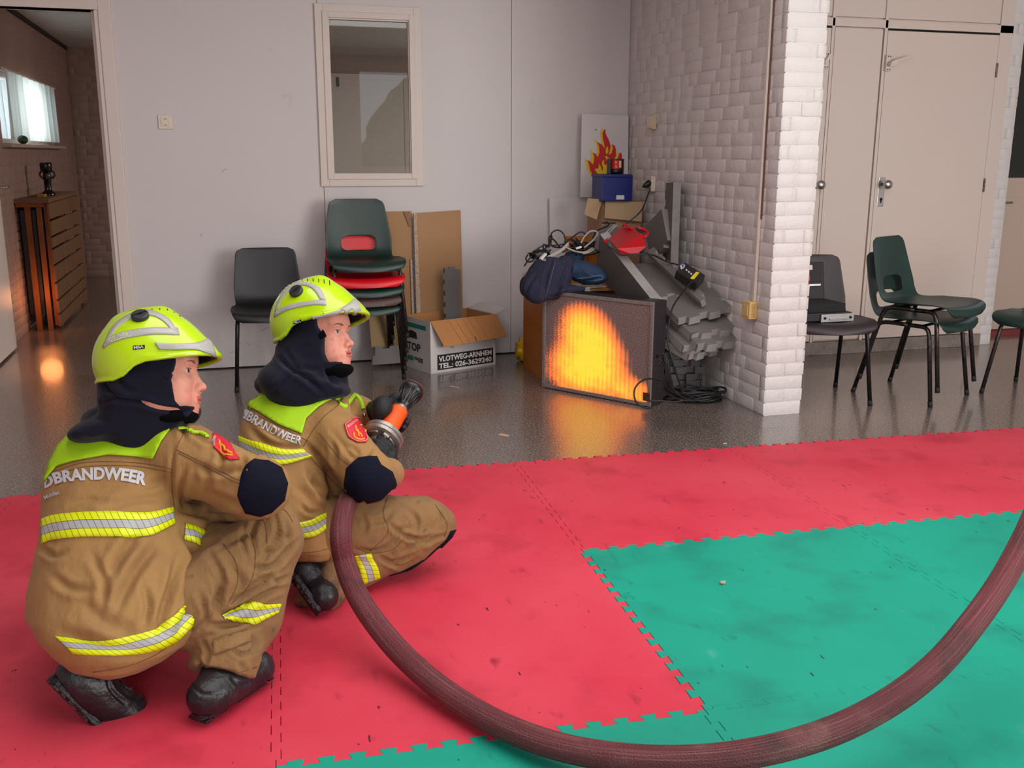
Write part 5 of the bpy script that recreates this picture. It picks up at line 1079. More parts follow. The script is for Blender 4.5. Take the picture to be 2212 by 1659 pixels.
js.print('brand_print', 'BRANDWEER', [(752, 926), (775, 908)], 5, SILVER_TXT, bd, off=.0064, bold=.0)
for l in ([(655, 965), (676, 930), (700, 900), (725, 880), (740, 868)], [(690, 935), (730, 985), (762, 1010)], [(660, 975), (700, 1020), (742, 1062)], [(526, 882), (565, 902), (610, 925), (650, 945), (665, 952)], [(536, 872), (600, 905), (650, 928)], [(700, 1030), (715, 1060), (722, 1090)], [(640, 1195), (690, 1190), (740, 1175)]): js.line('seam', l, STITCH, jk2)
MB().tube([js.at(783, 893, .006), js.at(786, 902, .008)], .004, 8).obj('snap_hook', STEEL, jk2, smooth=True)
lo, hi = bounds([(620, 1300, 2.9), (990, 1120, 3.15), (700, 1100, 3.0), (860, 1280, 3.0)], .11); f = Sdf(lo, hi, .0055)
CO(f, (715, 1150, 2.98), (900, 1130, 3.10), 84, 56, .04); ER(f, 928, 1130, 3.10, 54, 50, .07, .03, .3); CO(f, (925, 1145, 3.10), (800, 1215, 3.02), 46, 42, .03); CO(f, (800, 1212, 3.02), (712, 1262, 2.94), 42, 36, .03); ER(f, 850, 1170, 3.06, 90, 60, .07, .03, -.3)
CO(f, (650, 1140, 3.05), (800, 1150, 3.35), 75, 60, .03); CO(f, (800, 1160, 3.35), (700, 1210, 3.15), 55, 45, .03)
V, Q = f.mesh(); V = relax(V, Q, 3); N = vnormals(V, Q); V = cloth_noise(V, N, .006, 13, 1.2)
for g in [([(765, 1185), (810, 1192), (850, 1170), (872, 1120)], 5, .007), ([(855, 1150), (900, 1165), (940, 1158)], 5, .010), ([(870, 1195), (900, 1175), (935, 1170)], 5, .008), ([(790, 1130), (830, 1122), (850, 1100)], 6, .006), ([(940, 1140), (950, 1120), (945, 1100)], 6, .005), ([(815, 1200), (850, 1215), (890, 1200)], 5, .007), ([(700, 1235), (705, 1265), (730, 1280)], 4, .006), ([(880, 1100), (900, 1125), (895, 1160)], 5, .006), ([(910, 1185), (935, 1165), (965, 1155)], 4, .007), ([(775, 1110), (790, 1130), (785, 1160)], 5, .006), ([(830, 1210), (865, 1225), (905, 1205)], 4, .006), ([(840, 1130), (860, 1145), (885, 1140)], 5, .006), ([(690, 1225), (700, 1260)], 4, .006)]:
    V = groove(V, N, *g)
tr2 = link('trousers', smesh('trousers', V, Q, TAN2), p2); ts = Surf(V, Q, 3.05)
ts.strip('leg_stripe', [(762, 1200), (776, 1232), (782, 1262)], [(800, 1196), (815, 1225), (821, 1247)], STRIPE, tr2, nu=24)
ts.poly('knee_patch', [(984, 1143), (975, 1160), (940, 1195), (880, 1228), (842, 1245), (880, 1238), (940, 1205), (982, 1165)], NAVYP, tr2, off=.003, step=6, smooth_b=False)
for l in ([(838, 1075), (828, 1110), (838, 1150), (800, 1190)], [(770, 1183), (800, 1195), (845, 1188), (872, 1165)], [(940, 1090), (965, 1130), (960, 1160)]): ts.line('seam', l, STITCH, tr2)
CUFFM = mat('muddy_cuff', '#7c5a3a', .85, noise=[(12, '#4f3728', .5, .62)], bump=[(30, .4)])
b2 = boot('boot', p2, [D(652, 1228, 2.89), D(678, 1262, 2.905), onz(700, 1288, .075)], [.040, .040, .042], CM[0] * -.72 + CM[1] * .45 - CM[2] * .35, D(712, 1240, 2.95), {})
f = Sdf(D(700, 1260, 2.92) - .12, D(700, 1260, 2.92) + .12, .0045); CO(f, (716, 1235, 2.91), (712, 1285, 2.885), 32, 34, .02); ER(f, 672, 1290, 2.89, 38, 20, .03, .02, -.3); V, Q = f.mesh(); V = relax(V, Q, 2); N = vnormals(V, Q); V = cloth_noise(V, N, .004, 22, 1.2)
link('trouser_cuff', smesh('trouser_cuff', V, Q, CUFFM), tr2)
helmet_trim(h2, hs2, 1, (641, 631), ([(673, 684), (700, 680), (735, 668), (767, 645)], [(681, 694), (710, 691), (745, 687), (783, 678)]),
    [(594, 674), (604, 645), (622, 620), (648, 609), (672, 612), (693, 625), (705, 650)], [(600, 668), (609, 648), (626, 628), (648, 617), (668, 620), (682, 632), (690, 646)],
    [(593, 676), (615, 662), (645, 654), (675, 650), (705, 647)], [(593, 686), (618, 672), (648, 664), (680, 659), (705, 660)], [[(629 + 11.8 * k, 608 - (k - 0) * 3.2 + .42 * k * k), (629.8 + 11.8 * k, 611.5 - (k - 0) * 3.2 + .50 * k * k + k * .35)] for k in range(0, 8)], None, 2.95)
hs2.print('helmet_print', 'GELDERLAND-MIDDEN', [(600, 678), (630, 666), (665, 660), (686, 658)], 8, LIME, h2, off=.0024, bold=.01)
hs2.print('helmet_print', 'JEUGDBRANDWEER', [(598, 664), (609, 642), (628, 622), (650, 614), (672, 618), (690, 634)], 6.5, LIME, h2, off=.0024, bold=.01)
lg2 = hs2.poly('logo_plate', [(634, 694), (651, 690), (651, 696), (634, 700)], DARK, h2, off=.0014, step=4, smooth_b=False, thick=.001); hs2.print('logo_print', 'MSA', [(636, 698.5), (650, 695)], 4.5, SILVER_TXT, lg2, off=.0026, bold=.03)
# ================================================================== fire hose with coupling and nozzle
HOSE = mat('red_fire_hose', '#6b2630', .55, noise=[(3, '#551c26', .4, .7), (5, '#7d5650', .56, .74, 6, (1, 1, 1)), (9, '#2b1a1c', .54, .72, 6)], bump=[(260, .5)])
fh = emp('fire_hose', onz(1300, 1640, .02), 'dark red fire hose with grey coupling and orange-gripped black nozzle, curving over the mats', 'hose')
hp = [D(800, 1000, 3.02), D(772, 1048, 2.96), D(748, 1090, 2.86), D(736, 1150, 2.72)]
for x, y, z in ((745, 1215, .215), (772, 1285, .16), (818, 1355, .115), (880, 1425, .08), (965, 1497, .060), (1075, 1563, .058), (1205, 1612, .068), (1350, 1637, .082), (1500, 1641, .10), (1650, 1622, .125), (1795, 1580, .15), (1920, 1517, .18), (2020, 1440, .215), (2098, 1350, .255), (2160, 1262, .305), (2208, 1175, .37), (2250, 1085, .46)): hp.append(onz(x, y, z))
cp = curve_pts(hp, 14); hm = MB(); n = 32; rr = [.0300 * (1 + .0) for _ in cp]
hm.tube(cp, rr, n); me = hm.mesh('hose_tube', HOSE, smooth=True)
uvh = me.uv_layers.new(name='UV'); cl = np.r_[0, np.cumsum([np.linalg.norm(cp[i + 1] - cp[i]) for i in range(len(cp) - 1)])]
for p in me.polygons:
    vs = [me.loops[li].vertex_index for li in p.loop_indices]; ks = [v % n for v in vs]; wrap = max(ks) - min(ks) > n / 2
    for li in p.loop_indices:
        v = me.loops[li].vertex_index; k = v % n; uvh.data[li].uv = (cl[min(v // n, len(cp) - 1)], (k + (n if wrap and k < n / 2 else 0)) / n)
nt = HOSE.node_tree; b = nt.nodes['Principled BSDF']; uvn = nt.nodes.new('ShaderNodeUVMap'); uvn.uv_map = 'UV'; mp = nt.nodes.new('ShaderNodeMapping'); mp.inputs['Scale'].default_value = (2.2, 38, 1); nz = nt.nodes.new('ShaderNodeTexNoise'); nz.inputs['Scale'].default_value = 1.6; nz.inputs['Detail'].default_value = 6
nt.links.new(uvn.outputs[0], mp.inputs[0]); nt.links.new(mp.outputs[0], nz.inputs['Vector']); mr = nt.nodes.new('ShaderNodeMapRange'); mr.inputs[1].default_value = .50; mr.inputs[2].default_value = .78; nt.links.new(nz.outputs[0], mr.inputs[0])
mx = nt.nodes.new('ShaderNodeMix'); mx.data_type = 'RGBA'; old = b.inputs['Base Color'].links[0].from_socket; nt.links.new(old, mx.inputs[6]); mx.inputs[7].default_value = rgb('#93635e'); nt.links.new(mr.outputs[0], mx.inputs[0]); nt.links.new(mx.outputs[2], b.inputs['Base Color'])
link('hose_tube', me, fh)
# nozzle axis
n0 = D(826, 946, 3.10); n1 = D(893, 838, 3.26); ax = (n1 - n0) / np.linalg.norm(n1 - n0)
Mn = Matrix.Translation(tuple(n0)) @ Vector((0, 0, 1)).rotation_difference(Vector(tuple(ax))).to_matrix().to_4x4(); LN = np.linalg.norm(n1 - n0)
CPL = mat('coupling_alloy', '#a39c98', .42, metal=.75, noise=[(30, '#7f7975', .45, .7)], bump=[(80, .1)])
cpl = MB().lathe([(.030, -.040), (.034, -.036), (.034, -.020), (.056, -.016), (.065, -.012), (.065, .000), (.061, .002), (.065, .004), (.065, .016), (.056, .020), (.034, .022), (.030, .034)], 48, Mn).obj('coupling', CPL, fh, bevel=.0)
for k in range(3):
    a = k * 2 * PI / 3 + .6; Mx = Mn @ Matrix.Rotation(a, 4, 'Z'); MB().box(.040, -.010, -.026, .055, .010, -.012, Mx).box(.036, -.004, -.028, .050, .004, -.016, Mx).obj('lug', CPL, cpl, bevel=.002)
    MB().tube([Mx @ Vector((.047 * math.cos(t_), .047 * math.sin(t_), -.018)) for t_ in np.linspace(.3, 1.5, 8)], .004, 8).obj('claw_rim', CPL, cpl, smooth=True)
MB().lathe([(.024, -.0415), (.024, -.036), (.001, -.036)], 32, Mn, cap=False).obj('bore', DARK, cpl)
ORG = mat('orange_grip_rubber', '#f05a0c', .5, noise=[(10, '#dd4d08', .4, .8)])
prof = []; 
for k in range(30):
    z = .030 + k * .0033; prof += [(.0275 + .0022 * math.sin(PI * min(1, k / 28)), z), (.0290 + .0026 * math.sin(PI * min(1, k / 28)), z + .0016)]
g = MB().lathe(prof, 28, Mn).obj('grip', ORG, fh, smooth=True)
zt = .132
MB().lathe([(.017, zt - .004), (.020, zt), (.020, zt + .012), (.017, zt + .014)], 28, Mn).obj('collar', CPL, fh, smooth=True)
hd_ = MB().lathe([(.017, zt + .010), (.021, zt + .016), (.025, zt + .030), (.031, zt + .060), (.036, zt + .078), (.040, zt + .082), (.0415, zt + .090), (.0405, zt + .100), (.035, zt + .103), (.031, zt + .100), (.028, zt + .080), (.001, zt + .078)], 40, Mn, cap=False).obj('nozzle_head', BLACK, fh, smooth=True)
for k in range(16):
    Mx = Mn @ Matrix.Rotation(k * PI / 8, 4, 'Z'); MB().tube([Mx @ Vector((.024, 0, zt + .026)), Mx @ Vector((.031, 0, zt + .056)), Mx @ Vector((.037, 0, zt + .077))], [.0026, .0032, .003], 6).obj('rib', BLACK, hd_, smooth=True)
MB().lathe([(.0385, zt + .1), (.0390, zt + .1035), (.0355, zt + .1035)], 40, Mn, cap=False).obj('face_ring', mat('red_ring', '#8c1c20', .4), hd_)
# hands of the front trainee on the nozzle
pg = n0 + ax * .088
grip_glove('glove', pg, ax, .030, -CM[0] * .85 - CM[1] * .25, D(800, 893, 3.27), p2, sgn=-1, spread=.0195, arc=3.9, thumb=.6)
grip_glove('glove', n0 - ax * .052 + CM[1] * .012, ax, .034, CM[0] * .8 + CM[1] * .5, D(846, 1020, 3.03), p2, sgn=-1, spread=.019, arc=2.6)
# ================================================================== glowing flame screen
fs = emp('flame_screen', onz(1290, 860), 'light box screen glowing with an orange flame shape, standing on the floor', 'screen')
a_ = onz(1170, 837); b_ = onz(1404, 881); a_[2] = b_[2] = .004; W_s = np.linalg.norm(b_ - a_); us = (b_ - a_) / W_s; ns = np.array([-us[1], us[0], 0]); ns = ns if ns @ (CP - a_) > 0 else -ns; UZ = np.array([0, 0, 1.0]); HS = .562; DS = .135
def sp(u, v, d=0): return a_ + us * u + UZ * v + ns * d
CASEM = mat('screen_case', '#2a2428', .4, spec=.5, bump=[(200, .1)]); RIMM = mat('screen_rim', '#6f6261', .35, spec=.6, noise=[(300, '#9a8b89', .5, .6)])
MB().poly([sp(0, 0, -DS), sp(W_s, 0, -DS), sp(W_s, HS, -DS), sp(0, HS, -DS)], ns, DS - .012).obj('case', CASEM, fs, bevel=.006)
r_ = MB(); w0 = .020
for q in ([(0, 0), (W_s, 0), (W_s, w0), (0, w0)], [(0, HS - w0), (W_s, HS - w0), (W_s, HS), (0, HS)], [(0, w0), (w0, w0), (w0, HS - w0), (0, HS - w0)], [(W_s - w0, w0), (W_s, w0), (W_s, HS - w0), (W_s - w0, HS - w0)]): r_.poly([sp(*p, -.012) for p in q], ns, .012)
r_.obj('rim', RIMM, fs, bevel=.003)
m = bpy.data.materials.new('flame_panel'); m.use_nodes = True; nt = m.node_tree; N, L = nt.nodes, nt.links; pb = N['Principled BSDF']; pb.inputs['Roughness'].default_value = .35
uvn = N.new('ShaderNodeUVMap'); uvn.uv_map = 'UV'
def nod(t, **k):
    n = N.new(t)
    for a, v in k.items(): setattr(n, a, v)
    return n
def M_(op, a, b=None, c=None):
    n = nod('ShaderNodeMath', operation=op)
    for i, v in enumerate((a, b, c)):
        if v is None: continue
        if hasattr(v, 'is_output'): L.new(v, n.inputs[i])
        else: n.inputs[i].default_value = v
    return n.outputs[0]
nzf = nod('ShaderNodeTexNoise'); nzf.inputs['Scale'].default_value = 150; nzf.inputs['Detail'].default_value = 2; L.new(uvn.outputs[0], nzf.inputs['Vector'])
nz2 = nod('ShaderNodeTexNoise'); nz2.inputs['Scale'].default_value = 9; nz2.inputs['Detail'].default_value = 4; L.new(uvn.outputs[0], nz2.inputs['Vector'])
sx = nod('ShaderNodeSeparateXYZ'); L.new(uvn.outputs[0], sx.inputs[0]); U, Vv = sx.outputs[0], sx.outputs[1]
jit = M_('MULTIPLY', M_('SUBTRACT', nzf.outputs[0], .5), .30); U2 = M_('ADD', U, jit); V2 = M_('ADD', Vv, M_('MULTIPLY', M_('SUBTRACT', nz2.outputs[0], .5), .10))
tot = None
for cu, cv, ru, rv, g in ((.40, .46, .24, .40, 1.0), (.36, .72, .17, .18, .55), (.30, .20, .27, .24, .75), (.62, .30, .22, .26, .6), (.85, .08, .20, .14, .75), (.55, .55, .16, .2, .35)):
    d = M_('ADD', M_('POWER', M_('ABSOLUTE', M_('DIVIDE', M_('SUBTRACT', U2, cu), ru)), 2.4), M_('POWER', M_('ABSOLUTE', M_('DIVIDE', M_('SUBTRACT', V2, cv), rv)), 2.4)); e = M_('MULTIPLY', M_('EXPONENT', M_('MULTIPLY', d, -1.0)), g); tot = e if tot is None else M_('ADD', tot, e)
led = M_('ADD', .80, M_('MULTIPLY', M_('SINE', M_('MULTIPLY', U, 150)), .14)); tex = M_('MULTIPLY', led, M_('ADD', .45, M_('MULTIPLY', nz2.outputs[0], 1.0))); f_ = M_('MULTIPLY', tot, M_('ADD', .45, M_('MULTIPLY', nzf.outputs[0], 1.0))); f_ = M_('MULTIPLY', f_, tex)
cr = nod('ShaderNodeValToRGB'); L.new(f_, cr.inputs[0]); el = cr.color_ramp.elements; el[0].position = .16; el[0].color = (0, 0, 0, 1); el[1].position = .95; el[1].color = (1, .44, .0, 1)
for p, c in ((.28, (.45, .07, 0, 1)), (.46, (1, .17, .0, 1)), (.72, (1, .30, .0, 1))): q = el.new(p); q.color = c
L.new(cr.outputs[0], pb.inputs['Emission Color']); pb.inputs['Emission Strength'].default_value = 1.2
c2 = nod('ShaderNodeValToRGB'); L.new(nzf.outputs[0], c2.inputs[0]); c2.color_ramp.elements[0].position = .35; c2.color_ramp.elements[0].color = rgb('#3c2a2c'); c2.color_ramp.elements[1].position = .66; c2.color_ramp.elements[1].color = rgb('#a98d88'); L.new(c2.outputs[0], pb.inputs['Base Color'])
bm_ = nod('ShaderNodeBump'); bm_.inputs['Strength'].default_value = .5; L.new(nzf.outputs[0], bm_.inputs['Height']); L.new(bm_.outputs[0], pb.inputs['Normal'])
g = MB(); g.v = [tuple(sp(*p, -.006)) for p in ((w0, w0), (W_s - w0, w0), (W_s - w0, HS - w0), (w0, HS - w0))]; g.f = [(0, 1, 2, 3)]; me = g.mesh('flame_panel', m, fix=False); uv = me.uv_layers.new(name='UV')
for i, c in enumerate(((0, 0), (1, 0), (1, 1), (0, 1))): uv.data[i].uv = c
link('diffuser', me, fs); MB().poly([sp(W_s - .045, .03, .0005), sp(W_s - .002, .03, .0005), sp(W_s - .002, .075, .0005), sp(W_s - .045, .075, .0005)], ns, .002).obj('corner_tape', mat('dark_brown_tape', '#4a2c12', .5), fs)
MB().tube([sp(W_s, .27, -.05) , sp(W_s, .27, -.05) + us * .012], .008, 10).obj('bolt', BLACK, fs)
# ================================================================== orange cabinet with clothes
OAK = mat('orange_oak_veneer', '#a8641c', .45, noise=[(3, '#9a5716', .4, .7, 4, (1, 1, 5)), (1.5, '#8a4c14', .55, .75)], bump=[(30, .05, (1, 1, 8))]); OAKL = mat('light_oak_edge', '#c98d3e', .45, noise=[(4, '#b87b30', .4, .7)])
cab = emp('cabinet', (.9, 2.7, 0), 'orange oak cabinet behind the flame screen, loaded with clothes and cables', 'cabinet')
MB().box(.680, 2.44, 0, .700, 2.95, .50).obj('side_panel', OAK, cab, bevel=.002); MB().poly([(1.105, 2.43, 0), (1.105, 2.95, 0), (1.105, 2.95, .78), (1.105, 2.75, .72), (1.105, 2.43, .645)], (1, 0, 0), .02).obj('side_panel', OAKL, cab, bevel=.002)
MB().box(.700, 2.44, .540, 1.105, 2.93, .556).obj('shelf', OAKL, cab, bevel=.002); MB().box(.700, 2.46, .30, 1.105, 2.93, .315).obj('shelf', OAK, cab); MB().box(.700, 2.93, 0, .95, 2.945, .50).box(.95, 2.93, 0, 1.125, 2.945, .82).obj('back_panel', OAK, cab); MB().box(.93, 2.46, .315, .945, 2.93, .54).obj('divider', OAK, cab); MB().box(.700, 2.45, 0, 1.105, 2.93, .03).obj('bottom_panel', OAK, cab)
tag(MB().box(.885, 2.46, .5575, 1.04, 2.62, .566).obj('booklet', mat('white_booklet', '#d9d4d2', .6), bevel=.001), 'thin white booklet on the cabinet shelf', 'booklet')
tag(MB().poly([(.86, 2.425, .47), (.925, 2.425, .49), (.925, 2.425, .572), (.85, 2.425, .557)], (0, 1, 0), .008).obj('paper_sheet', MATS['white_paper']), 'white paper hanging out below the navy jacket', 'paper')
def cloth(name, fn, cpt, half, m, label, grooves=(), seed=1, cat='clothes', vox=.005, tt=5.7, amp=.006):
    c = D(*cpt); f = Sdf(c - half, c + half, vox); fn(f); V, Q = f.mesh(); V = relax(V, Q, 2); N = vnormals(V, Q); V = cloth_noise(V, N, amp, 14, seed)
    for g in grooves: V = groove(V, N, *g)
    o = link(name, smesh(name, V, Q, m)); tag(o, label, cat); return o, Surf(V, Q, tt)
JN = mat('navy_workwear', '#222138', .9, noise=[(5, '#292843', .4, .8), (40, '#5d5b66', .74, .82)], bump=[(300, .1), (12, .4, (1, 1, 1), .015)]); JB = mat('blue_denim', '#1d2f4a', .85, noise=[(5, '#243a58', .4, .8)], bump=[(350, .15), (12, .35, (1, 1, 1), .015)])
def j1(f): ER(f, 1185, 600, 5.55, 48, 46, .09, .03, -.15); ER(f, 1160, 620, 5.52, 33, 36, .07, .03); ER(f, 1215, 590, 5.6, 24, 40, .08, .03, .2); ER(f, 1215, 630, 5.55, 50, 12, .08, .02, -.12); ER(f, 1137, 618, 5.6, 14, 22, .06, .02)
jo, js_ = cloth('navy_jacket', j1, (1180, 600, 5.57), .24, JN, 'faded navy work jacket draped over the left end of the cabinet', [([(1195, 555), (1180, 600), (1175, 650)], 4, .009), ([(1228, 565), (1215, 605), (1195, 645)], 4, .010), ([(1210, 560), (1222, 570), (1230, 572)], 3, .008), ([(1160, 590), (1140, 620), (1135, 640)], 4, .006), ([(1230, 625), (1215, 636), (1190, 642)], 3, .008)], 2)
js_.line('seam', [(1200, 560), (1190, 600), (1178, 645)], mat('pale_stitch', '#6a6884', .9), jo, r=.0012); js_.poly('button', [(1172, 560), (1178, 558), (1181, 561), (1178, 565), (1172, 565)], STEEL, jo, off=.004, step=3)
def j2(f): ER(f, 1262, 588, 5.62, 46, 24, .10, .02, .22); ER(f, 1285, 598, 5.60, 28, 16, .08, .02, .1); ER(f, 1235, 575, 5.66, 24, 18, .07, .02, -.4); ER(f, 1240, 555, 5.72, 22, 14, .06, .02)
jo2, js2_ = cloth('blue_trousers', j2, (1255, 585, 5.65), .24, JB, 'folded blue denim trousers lying on the cabinet shelf', [([(1225, 600), (1260, 608), (1300, 600)], 3, .010), ([(1235, 575), (1230, 590), (1220, 600)], 3, .008), ([(1262, 572), (1275, 585), (1300, 592)], 4, .005)], 6)
js2_.line('seam', [(1225, 604), (1265, 600), (1295, 595), (1302, 599), (1297, 604), (1262, 607)], mat('denim_seam', '#5f86ad', .8), jo2, r=.0014)
# cables heaped on the cabinet
CW = mat('white_cable', '#a8a09c', .5)
def cable(name, pts, r, m, label, parent=None, n=6, cat='cable'):
    o = MB().tube(curve_pts([D(*p) for p in pts], n), r, 7).obj(name, m, parent, smooth=True)
    if parent is None: tag(o, label, cat)
    return o
cab1 = emp('cable_tangle', D(1200, 530, 5.7), 'tangle of thin black cables with standing loops on top of the navy jacket', 'cable')
for l in ([(1132, 575, 5.6), (1150, 552, 5.6), (1180, 535, 5.65), (1190, 515, 5.68), (1192, 503, 5.7), (1205, 497, 5.7), (1217, 505, 5.7), (1221, 520, 5.7), (1215, 533, 5.68), (1200, 534, 5.66), (1190, 528, 5.66), (1192, 510, 5.68), (1186, 514, 5.7), (1186, 534, 5.66)],
          [(1190, 512, 5.7), (1200, 522, 5.68), (1212, 535, 5.66), (1225, 522, 5.68), (1250, 503, 5.72), (1262, 503, 5.72), (1264, 512, 5.72), (1255, 520, 5.7), (1240, 540, 5.68)], [(1174, 538, 5.65), (1173, 530, 5.66), (1177, 528, 5.66), (1180, 535, 5.66)], [(1225, 518, 5.7), (1238, 518, 5.7), (1246, 526, 5.68), (1260, 530, 5.68), (1280, 520, 5.7), (1290, 508, 5.74)],
          [(1215, 545, 5.62), (1235, 535, 5.64), (1262, 540, 5.66), (1275, 528, 5.68), (1288, 500, 5.76), (1313, 488, 5.8), (1312, 480, 5.82), (1302, 482, 5.82), (1330, 482, 5.8)], [(1263, 552, 5.66), (1285, 548, 5.68), (1300, 540, 5.7)], [(1140, 550, 5.62), (1136, 560, 5.6), (1145, 566, 5.58), (1160, 556, 5.58), (1190, 540, 5.6)], [(1150, 545, 5.62), (1175, 530, 5.64), (1200, 530, 5.64), (1230, 525, 5.66)]):
    cable('strand', l, .0045, RUB, '', cab1)
for k in range(16):
    x = 1240 + 40 * rng.random(); y = 522 + 22 * rng.random(); cable('strand', [(x, y, 5.68), (x + rng.uniform(-14, 14), y - rng.uniform(2, 14), 5.70), (x + rng.uniform(-22, 22), y + rng.uniform(-6, 10), 5.67), (x + rng.uniform(-20, 20), y + rng.uniform(-6, 12), 5.66)], .0042, RUB, '', cab1, 4)
c = D(1168, 550, 5.62); blob('strand_bundle', c, (.06, .04, .03), BLACK, cab1, .5, 4, 3, 3)
cab2 = emp('cable_tangle', D(1200, 540, 5.6), 'bundle of flat white cables hanging over the navy jacket towards the wall', 'cable')
for dz in (0, 2, 4): cable('strand', [(1130, 592 + dz, 5.55), (1150, 570 + dz, 5.53), (1180, 556 + dz, 5.53), (1210, 540 + dz, 5.58), (1228, 524 + dz, 5.62)], .0045, CW, '', cab2)
for l in ([(1255, 525, 5.66), (1262, 512, 5.70), (1275, 500, 5.73), (1288, 500, 5.73), (1290, 508, 5.7), (1278, 522, 5.66), (1262, 535, 5.64)], [(1222, 534, 5.62), (1240, 542, 5.62), (1262, 545, 5.62), (1280, 536, 5.64)], [(1300, 524, 5.66), (1315, 505, 5.72), (1332, 486, 5.78)], [(1297, 520, 5.67), (1312, 500, 5.73), (1328, 486, 5.79)], [(1258, 548, 5.62), (1272, 545, 5.62), (1284, 538, 5.64)]): cable('strand', l, .0055, CW, '', cab2)
MB().beam(D(1167, 560, 5.5), D(1179, 548, 5.52), .02, .012).obj('plug', mat('white_plug', '#d9d4d2', .4), cab2, bevel=.003); MB().beam(D(1244, 537, 5.6), D(1256, 533, 5.6), .018, .012).obj('plug', MATS['white_plug'], cab2, bevel=.003)
# ================================================================== carton, blue box, beacon
ct = emp('carton', (1.35, 3.1, 0), 'tall brown carton with open flaps below the blue box', 'box')
CTN = mat('carton_brown', '#a98566', .85, noise=[(3, '#9c7656', .4, .8)])
MB().box(1.215, 3.0, 0, 1.480, 3.27, 1.025).obj('body', CTN, ct, bevel=.003)
MB().poly([onY(1308, 433, 2.975), onY(1388, 437, 2.975), onY(1386, 479, 2.965), onY(1306, 471, 2.965)], (0, 1, 0), .004).obj('front_flap', mat('carton_flap', '#b99a78', .85, noise=[(8, '#a98866', .5, .8)]), ct)
MB().poly([onY(1270, 428, 2.99), onY(1302, 431, 2.99), onY(1295, 452, 2.985), onY(1289, 475, 2.97), onY(1262, 463, 2.97)], (0, 1, 0), .004).obj('side_flap', MATS['carton_flap'], ct)
bb = emp('blue_box', (1.29, 3.05, 1.03), 'small dark blue metal box with a white label on top of the carton', 'box')
BLU = mat('dark_blue_enamel', '#0f1c6b', .4, noise=[(5, '#132375', .4, .8)])
MB().box(1.185, 2.95, 1.030, 1.375, 3.12, 1.180).obj('body', BLU, bb, bevel=.004); MB().box(1.180, 2.944, 1.178, 1.385, 3.125, 1.196).obj('lid', BLU, bb, bevel=.004); MB().box(1.375, 2.96, 1.03, 1.398, 3.12, 1.19).obj('side_fin', BLU, bb, bevel=.003)
MB().box(1.285, 2.9475, 1.041, 1.338, 2.9495, 1.067).obj('label_plate', MATS['white_plug'], bb)
bc = emp('beacon', (1.30, 3.0, 1.197), 'small beacon lamp with red dome in a black bracket on the blue box', 'lamp')
for x in (1.252, 1.338): MB().box(x - .004, 2.975, 1.197, x + .004, 3.03, 1.290).obj('bracket', BLACK, bc, bevel=.002)
MB().box(1.252, 2.975, 1.284, 1.338, 3.03, 1.290).obj('bracket', BLACK, bc, bevel=.001)
MB().lathe([(.036, 0), (.036, .028), (.032, .032)], 24, Matrix.Translation((1.295, 3.0, 1.197))).obj('base', BLACK, bc, smooth=True); MB().lathe([(.034, 0), (.035, .045), (.032, .052), (.001, .053)], 24, Matrix.Translation((1.295, 3.0, 1.229)), cap=False).obj('dome', mat('red_lens', '#d8280c', .12, trans=.35), bc, smooth=True); MB().box(1.303, 2.962, 1.236, 1.318, 2.965, 1.278).obj('reflector', mat('bright_reflector', '#e9b9a0', .2, metal=.3), bc)
# cord from the wall socket down to the pile
MB().tube(curve_pts([(XS - .055, 2.91, 1.115), D(1404, 408, 5.95), D(1398, 425, 5.9), D(1390, 447, 5.85), D(1378, 463, 5.8), D(1360, 478, 5.8), D(1345, 488, 5.8)], 8), .0042, 8).obj('cord', RUB, cord1, smooth=True)
# ================================================================== pile of thick grey mats
GRP = 'thick grey mats heaped beside the brick wall'
def plate(A, B, C, th, label, teeth=(0, 1, 0, 0), pitch=.055, amp=.022, flip=False):
    A, B, C = [np.array(D(*p)) if not isinstance(p, np.ndarray) else p for p in (A, B, C)]; u = B - A; Lu = np.linalg.norm(u); u /= Lu; v = C - A; v = v - u * (v @ u); Lv = np.linalg.norm(v); v /= Lv
    if flip: return toothed(A + v * Lv, u, -v, Lu, Lv, th, (teeth[2], teeth[1], teeth[0], teeth[3]), pitch, amp, label=label, group=GRP)
    return toothed(A, u, v, Lu, Lv, th, teeth, pitch, amp, label=label, group=GRP)
plate((1296, 506, 5.60), (1414, 656, 5.26), (1272, 560, 5.86), .052, 'long grey mat on edge, nearest the cabinet, its pale cut edge uppermost', (0, 0, 1, 0))
plate((1316, 533, 5.62), (1428, 662, 5.30), (1300, 575, 5.84), .036, 'second grey mat on edge with a worn tan edge, behind the first', (0, 0, 0, 0))
plate((1352, 572, 5.60), (1420, 640, 5.36), (1405, 540, 5.80), .045, 'tilted grey mat directly below the red box, toothed end down', (0, 1, 1, 0), flip=True)
plate((1392, 612, 5.52), (1466, 690, 5.24), (1470, 560, 5.72), .045, 'tilted grey mat half under the first, lower to the right', (0, 1, 1, 0), flip=True)
plate((1402, 556, 5.66), (1517, 664, 5.30), (1408, 543, 5.68), .050, 'narrow grey mat bar with a row of blocks beside the black charger', (0, 0, 1, 0), pitch=.038, amp=.018)
plate((1425, 655, 5.46), (1495, 722, 5.22), (1500, 620, 5.66), .045, 'tilted grey mat third from the top of the slide', (0, 1, 1, 0), flip=True)
plate((1435, 675, 5.44), (1508, 745, 5.20), (1512, 650, 5.62), .045, 'tilted grey mat fourth from the top, ends touching the bricks', (0, 1, 1, 0), flip=True)
plate((1420, 690, 5.42), (1478, 748, 5.22), (1488, 665, 5.62), .045, 'tilted grey mat near the screen case, fifth from the top', (0, 1, 1, 0), flip=True)
